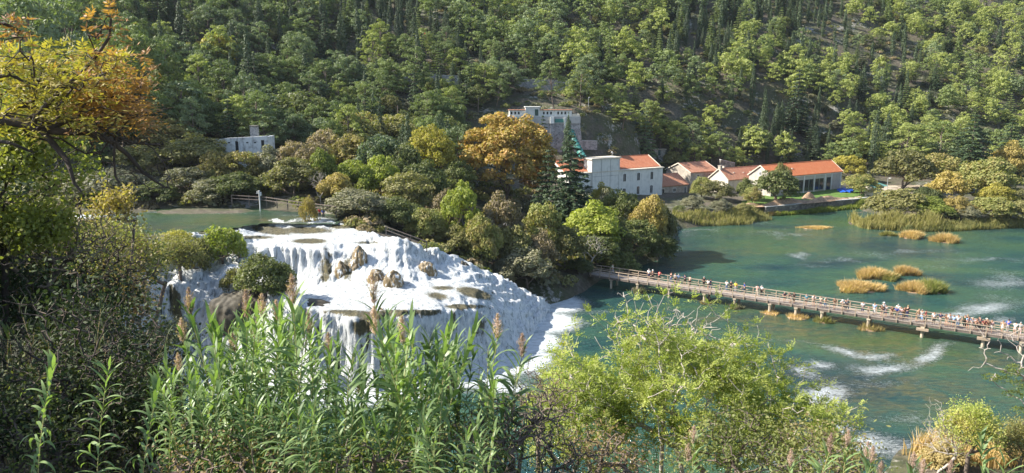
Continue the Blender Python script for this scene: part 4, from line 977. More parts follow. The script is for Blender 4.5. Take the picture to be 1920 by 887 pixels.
for (ya, za, yb, zb) in ((1.3, 8.72, 6.8, 11.55), (13.3, 8.5, 6.8, 11.55)):
    V = [(-.2, ya, za), (L+.1, ya, za), (L+.1, yb, zb), (-.2, yb, zb)]; V += [(x, y, z+.2) for x, y, z in V]
    m.add(V, [(0, 3, 2, 1), (4, 5, 6, 7), (0, 1, 5, 4), (1, 2, 6, 5), (2, 3, 7, 6), (3, 0, 4, 7)])
m.tube([(-.2, 6.8, 11.75), (L+.1, 6.8, 11.75)], .13); m.build('roof', ROOF_A, ph)
m = MB(); m.bar((L+.25, 1.3, 8.9), (L+.25, 6.8, 11.75), .16, .3); m.bar((L+.25, 13.3, 8.7), (L+.25, 6.8, 11.75), .16, .3); m.build('gable_trim', CREAM, ph)
for x in (-14.0, -9.0, -4.1):
    window(ph, L+x, 5.5, .95, 2.15, True); window(ph, L+x, 1.6 if x > -13 else 2.4, .95, 2.2 if x > -13 else 1.1, True)
# tower wing
tw = MB(); tx0, tx1 = L-25.6, L-16.0
tw.box(tx0, tx1, -.25, 3.4, -2, 12.1); tw.build('tower', WHITE, ph)
m = MB(); m.box(tx0-.35, tx1+.25, -.6, 3.8, 12.1, 12.45); m.build('tower_roof', CREAM, ph)
m = MB()
for k in range(4):
    x = tx0+.25+k*(9.6-.5)/3; m.box(x-.06, x+.06, -.31, -.25, -1.5, 11.9)
for z in (3.4, 7.4): m.box(tx0+.31, tx1-.31, -.3, -.252, z, z+.12)
m.build('panel_joints', CONC, ph)
m = MB(); m.tube([(tx1-1, 2, 12.4), (tx1-1, 2, 13.5)], .05); m.tube([(tx1-1.05, 2, 13.4), (tx1-.9, 2, 13.6)], .35, 10); m.build('aerial', IRON, ph)
tag(ph, 'white power house with orange roof, flat topped tower and arched windows', 'building')
# low annex
an = house('annex', at(.03, 1.5), 11.5, 9.5, 2.9, 5.6, STONE, ROOF_B, 'low tiled annex between the white power house and the stone house')
window(an, 1.6, 0, 1.3, 2.1, True, name='door', fm=CREAM); window(an, 6.2, 1.0, 1.0, 1.0, True); window(an, 11.0-.5, .1, .8, 2.0, name='door')
# stone house
sh = house('stone_house', (54, 225, 3), 11, 10.6, 5.9, 8.2, STONE, ROOF_B, 'two storey stone house with tiled roof and pale sunlit gable', gable_trim=CREAM)
for x, z in ((3.0, 3.6), (3.0, .4), (8.0, 3.6), (8.0, .4)): window(sh, x, z, 1.0, 1.5 if z > 1 else 2.0)
window(sh, 5.4, 3.2, .9, 1.7, face='side'); window(sh, 7.6, .5, .9, 1.5, face='side')
# low tiled house
lh = house('low_house', (64, 220, 3), 17, 7.5, 4.3, 7.1, CREAM, ROOF_B, 'long low house with weathered tiles and small chimneys on its gable', gable_trim=CREAM)
for x in (4.6, 8.0, 12.0): window(lh, x, .3, 1.1, 2.2, fm=FRAME)
m = MB(); m.box(-.1, .7, 3.2, 4.2, 6.9, 8.1); m.box(-.2, .8, 3.1, 4.3, 8.1, 8.25); m.build('chimney', STONE, lh)
m = MB(); m.box(2.2, 2.8, 4.1, 4.7, 6.6, 7.9); m.build('chimney', CREAM, lh)
for x, y in ((4, 1.8), (8, 1.6), (11, 1.7)):
    z = 4.3+(2.8/3.75)*y; m = MB(); m.box(x, x+.5, y, y+.5, z, z+.5); m.build('roof_vent', CREAM, lh)
# long hall
hl = house('long_hall', tuple(np.array((102.7, 232, 3.0))-uu*32), 32, 8.4, 5.6, 8.5, HALLW, ROOF_C, 'long hall with bright orange roof and tall glazed bays', gable_trim=CREAM)
for x in (13.5, 15.6, 18.2, 20.3, 23.0, 25.1): window(hl, x-7+4.4, .7, 1.7, 3.2, fm=FRAME, name='window')
window(hl, 25.9, .1, 1.7, 3.9, fm=FRAME, name='door')
m = MB()
for x in (9.6, 14.35, 19.15, 24.2, 27.2, 31.7): m.box(x-.2, x+.2, -.16, 0, -.5, 5.1)
m.box(4.5, 32, -.2, 0, 5.1, 5.4); m.build('pilaster', WHITE, hl)
window(hl, 4.2, 5.9, .7, .8, face='side'); m = MB(); m.box(11, 11.5, 1.9, 2.4, 6.7, 7.5); m.build('roof_vent', CREAM, hl)
# kiosks right of the hall
for (px, d, w_, h_, lab) in ((1640, 222, 5.5, 3.0, 'small pale kiosk with a green awning right of the long hall'), (1672, 214, 3.4, 2.6, 'small green booth beside the pale kiosk')):
    p = PD(px, 350, d); k = empty('kiosk', (p[0], p[1], gz(p[0], p[1])), AZ)
    m = MB(); m.box(-w_/2, w_/2, -1.3, 1.3, -.6, h_); m.build('booth', CREAM if w_ > 4 else TEAL, k)
    m = MB(); m.add([(-w_/2-.5, -2.2, h_-.3), (w_/2+.5, -2.2, h_-.3), (w_/2+.5, 1.7, h_+.5), (-w_/2-.5, 1.7, h_+.5), (-w_/2-.5, -2.2, h_-.2), (w_/2+.5, -2.2, h_-.2), (w_/2+.5, 1.7, h_+.6), (-w_/2-.5, 1.7, h_+.6)], [(0, 3, 2, 1), (4, 5, 6, 7), (0, 1, 5, 4), (1, 2, 6, 5), (2, 3, 7, 6), (3, 0, 4, 7)]); m.build('awning', TEAL if w_ > 4 else TAN, k)
    tag(k, lab, 'kiosk')
# ------------------------------------------------------------ intake tower with white gallery (px 960-1090, y 205-290) at d 215
it = empty('intake_tower', (9.2, 214, 15.2), math.radians(4)); W2 = 10.2
m = MB()
def taper(m, x0, x1, y0, y1, z0, z1, bx, by):
    V = [(x0-bx, y0-by, z0), (x1+bx, y0-by, z0), (x1+bx, y1, z0), (x0-bx, y1, z0), (x0, y0, z1), (x1, y0, z1), (x1, y1, z1), (x0, y1, z1)]
    m.add(V, [(0, 1, 5, 4), (1, 2, 6, 5), (2, 3, 7, 6), (3, 0, 4, 7), (4, 5, 6, 7)])
taper(m, -W2, W2, 0, 9, -3, 8.9, 1.3, 1.1); m.build('stone_base', STONE_D, it)
for xb in (1.6, -7.6): m = MB(); taper(m, xb, xb+1.1, -.9, 0, -3, 8.7, .5, .7); m.build('buttress', STONE_D, it)
m = MB(); m.box(-W2-.1, W2+.1, -.25, 9, 8.9, 10.9); m.build('parapet_band', CONC, it)
m = MB(); m.add([(1.5, -1.3, 8.95), (2.6, -1.3, 8.95), (2.6, -.24, 8.95), (1.5, -.24, 8.95), (1.5, -1.0, 10.8), (2.6, -1.0, 10.8), (2.6, -.24, 10.8), (1.5, -.24, 10.8)], [(0, 1, 5, 4), (1, 2, 6, 5), (3, 0, 4, 7), (4, 5, 6, 7)]); m.build('fin', WHITE, it); m = MB(); m.box(5.5, 6.1, -.6, -.26, 7.5, 10.6); m.build('fin', WHITE, it)
m = MB(); m.box(-8.2, -7.3, -.6, -.26, 6.5, 10.5); m.box(2.9, 5.5, -.32, -.26, 9.2, 10.2); m.build('steel_gate', GREENP, it)
m = MB(); m.box(-W2+.3, W2-2.3, .6, 3.6, 10.9, 12.6); m.build('gallery', WHITE, it)
m = MB(); m.box(-W2+.1, W2-2.1, .35, 3.9, 12.6, 12.75); m.build('gallery_roof', ROOF_B, it)
m = MB(); m.box(-5.2, -1.4, .1, 4, 10.9, 13.4); m.box(-5.5, -1.1, -.15, 4.2, 13.4, 13.62); m.box(-5.4, -4.5, 0, .1, 10.95, 13.35); m.build('pavilion', WHITE, it)
m = MB(); m.box(-2.75, -1.75, .02, .1, 11.1, 12.9); m.build('door', FRAME, it)
m = MB(); m.box(W2-2.3, W2-.1, .4, 3, 10.9, 11.5); m.build('end_block', CREAM, it)
k = 0
for x in np.arange(-W2+.9, W2-3, 1.02):
    if -5.9 < x < -.9: continue
    k += 1
    if k % 4 == 0: continue
    m = MB(); m.box(x-.24, x+.24, .56, .6, 11.45, 12.2); m.build('window', GLASS, it)
tag(it, 'stone intake tower with white windowed gallery and small central pavilion', 'tower')
# penstock
pp = empty('penstock', (0, 0, 0)); a0 = PD(1070, 246, 211); pts = [a0, PD(1076, 262, 209), PD(1084, 278, 207), PD(1094, 296, 206)]
pts = [np.array(p) for p in pts]; m = MB(); m.tube(pts, .95, 14); m.build('pipe', GREENP, pp, smooth=True)
m = MB()
for i in range(3):
    for f in (.15, .5, .85):
        c = pts[i]*(1-f)+pts[i+1]*f; d = (pts[i+1]-pts[i]); d /= np.linalg.norm(d); m.tube([c-d*.1, c+d*.1], 1.03, 14)
m.build('pipe_band', FRAME, pp); tag(pp, 'thick green pressure pipe running down from the intake tower', 'pipe')
def hit(px, py, dmin=60.0, dmax=520.0):
    """where the line of sight first meets the hillside"""
    d = ray(px, py); tt = np.arange(dmin, dmax, .5)/d[1]; X, Y, Z = d[0]*tt, d[1]*tt, CAMZ+d[2]*tt
    g = ground_h(X, Y); k = np.argmax(g > Z); return np.array((X[k], Y[k], g[k]))
# ------------------------------------------------------------ retaining walls, terraces and small structures on the slope
def wall_between(name, p0, p1, d0, d1, th, hgt, matl, lab, catg='wall', n=8, coping=True):
    a = PD(*p0, d0); b2 = PD(*p1, d1); r = empty(name, (0, 0, 0)); m = MB(); cp = MB()
    for i in range(n):
        f0, f1 = i/n, (i+1)/n; q0 = a+(b2-a)*f0; q1 = a+(b2-a)*f1
        dd = (b2-a)[:2]; nrm = np.array((-dd[1], dd[0]))/np.hypot(*dd)*th
        def ring(q): return [(q[0], q[1], q[2]-hgt), (q[0]+nrm[0], q[1]+nrm[1], q[2]-hgt), (q[0]+nrm[0], q[1]+nrm[1], q[2]), (q[0], q[1], q[2])]
        A, B = ring(q0), ring(q1)
        m.add(A+B, [(0, 4, 7, 3), (3, 7, 6, 2), (2, 6, 5, 1)]+([(0, 3, 2, 1)] if i == 0 else [])+([(4, 5, 6, 7)] if i == n-1 else []))
    m.build('masonry', matl, r)
    if coping:
        q = np.array((0, 0, .1)); nv = np.array((nrm[0]/2, nrm[1]/2, 0)); cp.bar(a+nv+q, b2+nv+q, th+.2, .2); cp.build('coping', CONC, r)
    tag(r, lab, catg); return r
wall_between('retaining_wall', (966, 149), (1062, 152), 248, 251, 1.0, 5.5, STONE_D, 'grey stone retaining wall on the slope above the intake tower')
wall_between('retaining_wall', (1062, 153), (1094, 158), 251, 256, 1.0, 4.5, STONE_D, 'darker end of the retaining wall under the trees')
wall_between('terrace_wall', (680, 136), (860, 143), 233, 236, .8, 3, STONE_D, 'long grey terrace wall behind the pines above the yellow tree')
wall_between('terrace_wall', (1085, 264), (1120, 265), 216, 218, .8, 2.5, STONE_D, 'low stone wall right of the intake tower foot')
wall_between('road_wall', (505, 130), (680, 131), 231, 233, .6, 2.2, CONC, 'pale wall of the hillside road above the old ruin')
def hut(px, py, d, w_, h_, dp, lab, wm, rm, rz=.2):
    p = hit(px, py+h_*1400/d*.9, 200); k = empty('hut', tuple(p), rz); m = MB(); m.box(-w_/2, w_/2, 0, dp, -3, h_); m.build('walls', wm, k)
    m = MB(); m.box(-w_/2-.2, w_/2+.2, -.3, dp+.2, h_, h_+.25); m.build('roof', rm, k); m = MB(); m.box(-.4, .4, -.04, 0, .2, 1.9); m.build('door', FRAME, k); tag(k, lab, 'hut')
hut(876, 34, 318, 4.5, 2.6, 4, 'tiny white hut high among the trees on the slope', WHITE, ROOF_B)
hut(1216, 266, 224, 2.4, 2.6, 2.2, 'square stone hut on the slope behind the power house', STONE, CONC)
hut(1236, 282, 222, 4.2, 2.0, 3, 'low brown stone shed behind the power house roof', STONE, TAN)
hut(1697, 45, 340, 9, 1.6, 4, 'low stone shelter high on the slope above the islet', STONE_W, TAN)
wall_between('rubble_wall', (1352, 300), (1378, 306), 240, 242, .8, 3, STONE_W, 'dark rubble wall behind the roof of the low house')
# old white ruin by the pool
ru = empty('ruined_wall', tuple(PD(398, 290, 146)-np.array((0, 0, .5))), math.radians(2)); m = MB(); Lr = 10.8
segs = [0, 2.7, 6.1, 9.9, 10.8]
m.add([(0, 0, -3), (Lr, 0, -3), (Lr, 0, 4.1), (Lr*.7, 0, 3.9), (Lr*.3, 0, 3.7), (0, 0, 3.3), (0, .7, -3), (Lr, .7, -3), (Lr, .7, 4.1), (Lr*.7, .7, 3.9), (Lr*.3, .7, 3.7), (0, .7, 3.3)],
      [(0, 1, 2, 3, 4, 5), (11, 10, 9, 8, 7, 6), (1, 7, 8, 2), (2, 8, 9, 3), (3, 9, 10, 4), (4, 10, 11, 5), (0, 5, 11, 6)]); m.box(Lr-.7, Lr, .7, 5, -3, 3.9); m.build('plastered_wall', OLDWHITE, ru)
m = MB()
for x in (1.8, 3.2, 6.7, 8.2): m.box(x, x+.42, -.03, 0, 2.7, 2.92)
m.build('slot_opening', GLASS, ru)
for x, z0_, z1_, w_ in ((4.6, .6, 3.1, .45), (5.0, .2, 3.0, .18), (9.6, 1.8, 3.3, .55)):
    m = MB(); m.box(x, x+w_, -.04, 0, z0_, z1_); m.build('opening', GLASS, ru)
m = MB(); V = [(2.6+1.1*math.cos(a), -.05, -.4+.9*math.sin(a)) for a in np.linspace(0, math.pi, 9)]; m.add(V, [tuple(range(9))[::-1]]); m.build('arch', GLASS, ru)
tag(ru, 'old white stained wall with slots and a dark arch beyond the pool', 'ruin')
ch = empty('stone_chimney', tuple(PD(478, 259, 149)), 0); m = MB(); taper(m, -.65, .65, -.65, .65, -4, 2.3, .1, .1); m.build('shaft', STONE_D, ch); m = MB(); m.box(-.75, .75, -.75, .75, 2.3, 2.5); m.build('cap', STONE_W, ch); tag(ch, 'square stone chimney rising behind the old white wall', 'chimney')
# ------------------------------------------------------------ embankment in front of the hall
emb = px_line([(1428, 402, 0), (1470, 398, 0), (1520, 392.5, 0), (1600, 386, 0), (1640, 379, 0)])
r = empty('river_wall', (0, 0, 0)); m = MB(); cp = MB()
for a, b2 in zip(emb[:-1], emb[1:]):
    a = np.array(a)+(0, -2.4, 0); b2 = np.array(b2)+(0, -2.4, 0); m.bar(a+(0, 0, .4), b2+(0, 0, .4), .7, 4.0); cp.bar(a+(0, 0, 2.47), b2+(0, 0, 2.47), .9, .14)
m.build('masonry', STONE_W, r); cp.build('coping', CONC, r); tag(r, 'dark stone river wall below the long hall', 'wall')
def patch(name, pts, z, mt, lab, catg, nx=60, amp=.25, kind='structure', hump=0):
    P = np.array([PZ(a, b2, z)[:2] if b2 < 900 else (a, b2-1000) for a, b2 in pts]); x = np.linspace(P[:, 0].min(), P[:, 0].max(), nx); y = np.linspace(P[:, 1].min(), P[:, 1].max(), nx//2)
    V, F = grid(x, y, lambda X, Y: np.maximum(ground_h(X, Y)+.08, z-.4)+fbm(X*.8, Y*.8, 0, 3, 8)*amp+hump)
    c = V[F].mean(1); F = F[inpoly(c[:, 0], c[:, 1], P)]
    if kind == 'structure': return tag(nmesh(name, V, F, mt, smooth=True), lab, catg, kind=kind)
    return tag(nmesh(name, V, F, mt, smooth=True), lab, catg)
WL = [(q[0], q[1]-2.3+1000) for q in reversed(emb)]
patch('yard', [(1380, 384), (1440, 372), (1480, 358), (1590, 352), (1740, 352), (1740, 372)]+WL, 2.6, TAN, 'gravel yard before the long hall', 'yard', hump=.1)
patch('lawn', [(1480, 360), (1590, 356), (1620, 358), (1640, 364), (1560, 372), (1400, 384), (1390, 379)], 2.6, LAWN, 'strip of green lawn before the long hall', 'lawn', hump=.22)
patch('grass_strip', WL+[(q[0], q[1]-2.3+1.6+1000) for q in emb], 2.5, LAWN, 'thin grass strip along the top of the river wall', 'lawn', hump=.24)
def mound(px, py, z, rx, ry, h, lab, mt=DIRT, rz=AZ):
    c = PZ(px, py, z); th = np.linspace(0, 2*math.pi, 33)[:-1]; V = [(0, 0, h)]; F = []; K = 7
    for k in range(1, K+1):
        f = k/K
        for a in th: V.append((rx*f*math.cos(a), ry*f*math.sin(a), h*(math.cos(f*math.pi)*.5+.5)+float(fbm(rx*f*math.cos(a)*1.3, ry*f*math.sin(a)*1.3, 0, 3, 13))*h*.8*(1-f)-.1*f))
    m = MB(); F = [(0, 1+i, 1+(i+1) % 32) for i in range(32)]
    for k in range(K-1):
        for i in range(32): F.append((1+k*32+i, 1+(k+1)*32+i, 1+(k+1)*32+(i+1) % 32, 1+k*32+(i+1) % 32))
    m.add(V, F); o = m.build('earth_mound', mt, None, True); o.location = tuple(c); o.rotation_euler[2] = rz; tag(o, lab, 'mound'); return o
mound(1516, 372, 2.6, 3.4, 1.6, 1.8, 'peaked heap of brown soil in front of the glazed bays')
mound(1545, 376, 2.6, 11, 1.5, 1.2, 'long bank of dug brown earth behind the river wall')
mound(1470, 381, 2.6, 12, 1.7, 1.3, 'long bank of dug earth before the dark green tree')
mound(1405, 386, 2.6, 6, 1.5, .8, 'low spread of reddish soil at the near end of the embankment')
mound(1655, 364, 2.6, 5, 1.4, .7, 'pale gravel heap right of the blue tarp', TAN)
def tarp(pts, z, lab, hump):
    P = np.array([PZ(a, b2, z)[:2] for a, b2 in pts]); x = np.linspace(P[:, 0].min(), P[:, 0].max(), 40); y = np.linspace(P[:, 1].min(), P[:, 1].max(), 24)
    V, F = grid(x, y, lambda X, Y: z+.35+hump+fbm(X*.9, Y*.9, 0, 4, 17)*.9); c = V[F].mean(1); F = F[inpoly(c[:, 0]+fbm(c[:, 0], c[:, 1], 0, 2, 3), c[:, 1], P)]
    o = nmesh('blue_tarp', V, F, BLUE, smooth=True); s = o.modifiers.new('thick', 'SOLIDIFY'); s.thickness = .04; tag(o, lab, 'tarp')
tarp([(1510, 357), (1530, 351), (1552, 352), (1553, 357), (1530, 359)], 2.7, 'blue tarp spread along the foot of the glazed bays', .2)
tarp([(1567, 358), (1580, 354), (1602, 358), (1596, 363), (1575, 362)], 2.7, 'bright blue tarp on the lawn right of the hall', .1)
tarp([(1474, 358), (1490, 354), (1506, 356), (1504, 361), (1480, 362)], 2.7, 'blue sheet in the shade of the dark green tree', .1)
def lamp(px, ybase, ytop, d, lab, name='street_lamp'):
    p = PD(px, ybase, d); q = PD(px, ytop, d); g = p[2]; k = empty(name, (p[0], p[1], g)); h = q[2]-g
    m = MB(); m.tube([(0, 0, -.6), (0, 0, h)], [.09, .06]); m.build('pole', IRON, k); m = MB(); m.tube([(0, 0, h), (.1, -.5, h+.12), (.15, -.8, h+.08)], .05); m.build('arm', IRON, k)
    m = MB(); m.box(-.02, .3, -1.3, -.7, h, h+.16); m.build('lamp_head', FRAMEW, k); tag(k, lab, 'lamp')
lamp(1512, 362, 333, 226, 'lamp post before the glazed bays of the hall'); lamp(1424, 366, 337, 224, 'lamp post by the dark small tree before the low house')
lamp(1662, 366, 334, 214, 'thin lamp post right of the kiosks'); lamp(1103, 214, 183, 232, 'slim lamp post on the slope right of the intake tower')
# red mast among the trees
p = PD(798, 104, 262); k = empty('red_mast', tuple(p)); m = MB(); m.tube([(0, 0, -4), (0, 0, 8.2)], .16); m.build('mast', RED, k); m = MB(); m.bar((-.8, 0, 7.2), (.8, 0, 7.2), .12); m.build('crossarm', RED, k); tag(k, 'thin red mast among the pines of the slope', 'mast')
for (px, yb, yt, d, lab) in ((746, 218, 198, 186, 'brown pole at the top edge of the tree belt'), (683, 210, 190, 190, 'second brown pole left along the belt'), (897, 205, 182, 225, 'pale utility pole left of the retaining wall')):
    p = PD(px, yb, d); q = PD(px, yt, d); k = empty('utility_pole', tuple(p)); h = q[2]-p[2]; m = MB(); m.tube([(0, 0, -6), (0, 0, h)], .12); m.build('pole', BARK, k); m = MB(); m.bar((-.7, 0, h-.4), (.7, 0, h-.4), .1); m.build('crossarm', BARK, k); tag(k, lab, 'pole')
p = PZ(488, 393, 14.2); q = PD(486, 357, p[1]); h = q[2]-p[2]; k = empty('white_pole', tuple(p)); m = MB(); m.tube([(0, 0, -1), (0, 0, h)], .11); m.build('pole', FRAMEW, k); m = MB(); m.bar((-.5, 0, h-.5), (.4, 0, h-.45), .1); m.tube([(-.3, 0, h-.5), (-.3, 0, h-.1)], .07, 6); m.tube([(.25, 0, h-.9), (.25, 0, h-.3)], .12, 6); m.build('insulators', FRAMEW, k); tag(k, 'white utility pole at the water edge of the upper pool', 'pole')
# ------------------------------------------------------------ wooden path fences
WOOD = simple('weathered_timber', (.30, .235, .18), .85, .35, 3, .3); WOODS = simple('dark_timber', (.16, .13, .11), .9, .3, 3, .3)
def fence(pts, h, lab, mt, post_gap=2.2, name='fence'):
    r = empty(name, (0, 0, 0)); rails = MB(); P = [np.array(p, float) for p in pts]
    for a, b2 in zip(P[:-1], P[1:]):
        n = max(1, int(np.linalg.norm(b2-a)/post_gap))
        for i in range(n+(1 if b2 is P[-1] else 0)):
            c = a+(b2-a)*i/n; m = MB(); m.bar(c+(0, 0, -.5), c+(0, 0, h), .14); m.build('post', mt, r)
        for z in (h, h*.55): rails.bar(a+(0, -.08, z-.06), b2+(0, -.08, z-.06), .07, .12)
    rails.build('rails', mt, r); tag(r, lab, 'fence')
fence([PZ(435, 378, 15.3), PZ(500, 382, 15.2), PZ(560, 391, 15.0), PZ(630, 400, 14.9)], 1.15, 'wooden path fence along the far side of the upper pool', WOODS)
fence([PZ(724, 438, 13.6), PZ(770, 455, 12.4), PZ(800, 466, 11.6)], 1.1, 'wooden stair fence beside the upper cascade', WOODS)
fence([PZ(20, 110, 38), PZ(60, 112, 38), PZ(110, 116, 38)], 1.1, 'viewpoint railing among trees at the far upper left', WOODS, 2.5)
# tufa rocks in the falls
ROCKM, t, b = mat('wet_travertine')
f = noise(t, 2.0, 6, .7, mapscale=(1, 1, .3)); t.links.new(ramp(t, f, [(.3, (.04, .03, .015)), (.46, (.16, .11, .045)), (.54, (.26, .19, .09)), (.6, (.72, .74, .74))]), b.inputs['Base Color']); b.inputs['Roughness'].default_value = .5; bump(t, b, f, .8, .3)
DROCK = simple('dark_wet_rock', (.08, .07, .05), .7, .6, .9, .9)
def rock(px, py, z, rx, ry, rz, lab, mt=ROCKM, seed=0, dz=0):
    c = PZ(px, py, z); import bmesh
    bm = bmesh.new(); bmesh.ops.create_icosphere(bm, subdivisions=5, radius=1)
    for v in bm.verts:
        p = v.co; k = 1+float(fbm(p.x*1.6+seed, p.y*1.6, p.z*1.0, 4, seed))*.42+float(fbm(p.x*5+seed, p.y*5, p.z*1.3, 3, seed+5))*.25; v.co = Vector((p.x*rx*k, p.y*ry*k, p.z*rz*k if p.z > 0 else p.z*rz))
    me = bpy.data.meshes.new('travertine_rock'); bm.to_mesh(me); bm.free(); o = obj('travertine_rock', me, mt, None, True); o.location = (c[0], c[1], z+dz); tag(o, lab, 'rock')
rock(668, 522, 8.3, 1.5, 1.4, 3.0, 'rounded brown travertine boulder under the first curtain of water', seed=1, dz=-.2)
rock(706, 530, 8.2, 1.5, 1.3, 2.1, 'tawny wet rock right of the rounded boulder', seed=2, dz=-.3)
rock(674, 490, 10.6, 1.1, 1.1, 2.0, 'small dark rock topping the rounded boulder', seed=3)
rock(640, 528, 8.1, 1.1, 1.1, 2.6, 'narrow mossy rock left of the rounded boulder', seed=4)
rock(738, 535, 8.1, 1.4, 1.2, 1.9, 'foam streaked rock at the right of the boulder group', seed=5)
rock(800, 514, 8.6, 1.4, 1.1, 1.7, 'brown rock standing in the middle cascade', seed=6)
rock(777, 520, 8.4, .8, .8, .8, 'small rock just left of the brown cascade rock', seed=7)
rock(868, 510, 7.6, 1.0, .9, 1.5, 'dark rock against the right bank of the cascade', DROCK, 8)
rock(492, 545, 9.0, 4.2, 3.6, 2.6, 'big dark rock mound dividing the falls', DROCK, 9, -1.5)
rock(570, 572, 8.2, 3.6, 2.4, 1.7, 'smooth dark rock ledge right of the mound', DROCK, 10, -1.0)
rock(440, 560, 8.4, 3.2, 2.4, 3.0, 'dark rock face at the left side of the mound', DROCK, 11, -2.0)
rock(352, 600, 5.0, 1.0, 1.2, 4.0, 'brown rock rib splitting the left falls', DROCK, 12, -.5)
rock(684, 625, 5.4, .9, .8, 3.0, 'brown travertine rib in the lower falls', seed=13)
rock(715, 610, 6.2, .7, .7, 2.2, 'mossy travertine rib beside the brown one', seed=14)
rock(765, 610, 6.0, .6, .6, 2.0, 'thin travertine rib farther right in the lower falls', seed=15)
# ------------------------------------------------------------ footbridge
TIMBER, t, b = mat('bridge_timber')
tc = N(t, 'ShaderNodeTexCoord').outputs['Object']; f = noise(t, 2.5, 5, .7, vec=tc, mapscale=(.6, 4, 4))
t.links.new(ramp(t, f, [(.3, (.2, .15, .11)), (.5, (.36, .28, .2)), (.75, (.47, .38, .28))]), b.inputs['Base Color']); b.inputs['Roughness'].default_value = .85
DECKM, t, b = mat('bridge_planks')
tc = N(t, 'ShaderNodeTexCoord').outputs['Object']; wv = N(t, 'ShaderNodeTexWave', wave_type='BANDS', bands_direction='X'); wv.inputs['Scale'].default_value = 1.6; t.links.new(tc, wv.inputs['Vector'])
f = noise(t, 3, 5, .7, vec=tc, mapscale=(3, .4, 1)); c = ramp(t, f, [(.3, (.27, .22, .18)), (.7, (.43, .36, .3))])
c = mix(t, ramp(t, wv.outputs['Fac'], [(.04, .8), (.14, 0.0)]), c, (.06, .05, .04)); t.links.new(c, b.inputs['Base Color']); b.inputs['Roughness'].default_value = .9
PIER = simple('pier_concrete', (.44, .37, .27), .9, .3, 1.5, .3)
BA = np.array((16.5, 125.2)); bu = np.array((47.5, -30.9)); bu = bu/np.hypot(*bu); bn = np.array((-bu[1], bu[0])); BZ = 2.0; BW = 2.7
brg = empty('footbridge', (BA[0], BA[1], 0), math.atan2(bu[1], bu[0]))
T0, T1 = -3.5, 80.0
m = MB(); m.box(T0, T1, -.05, BW+.05, BZ-.1, BZ); m.build('deck', DECKM, brg)
for y in (.1, BW-.1):
    m = MB(); m.box(T0, T1, y-.1, y+.1, BZ-.42, BZ-.103); m.build('beam', WOODS, brg)
ts = np.arange(T0+.3, T1, 1.78)
for y, o_ in ((-.1, 0), (BW+.1, .6)):
    for q in ts:
        m = MB(); m.box(q+o_-.06, q+o_+.06, y-.055, y+.055, BZ-.35, BZ+.998); m.build('post', TIMBER, brg)
    m = MB(); s_ = -.06 if y > 1 else .06
    m.box(T0, T1, y-.09, y+.09, BZ+1.0, BZ+1.07); m.build('handrail', TIMBER, brg)
    m = MB(); yy = y-.075 if y < 1 else y+.075; m.box(T0, T1, yy-.018, yy+.018, BZ+.48, BZ+.6); m.build('mid_rail', TIMBER, brg)
def t_of_px(px):
    tt = np.linspace(-10, 90, 2001); a, _ = proj(BA[0]+bu[0]*tt, BA[1]+bu[1]*tt, 1.0); return float(tt[np.argmin(abs(a-px))])
PIERS = [1145, 1195, 1254, 1320, 1377, 1443, 1492, 1541, 1628, 1729, 1844, 1915]
for i, px in enumerate(PIERS):
    q = t_of_px(px); m = MB()
    for y in (.15, BW-.15): m.tube([(q, y, -3), (q, y, BZ-.45)], [.24, .2], 8)
    m.box(q-.25, q+.25, -.15, BW+.15, BZ-.62, BZ-.425); m.build('pier', PIER, brg)
    if px in (1729, 1844): m = MB(); m.box(q-.75, q+.75, -.35, .6, BZ-.95, BZ-.63); m.build('pier_cap', TIMBER, brg)
tag(brg, 'long timber footbridge with railings crossing the river on short piers', 'bridge')
def bpos(tq, y): p = BA+bu*tq+bn*y; return p[0], p[1]
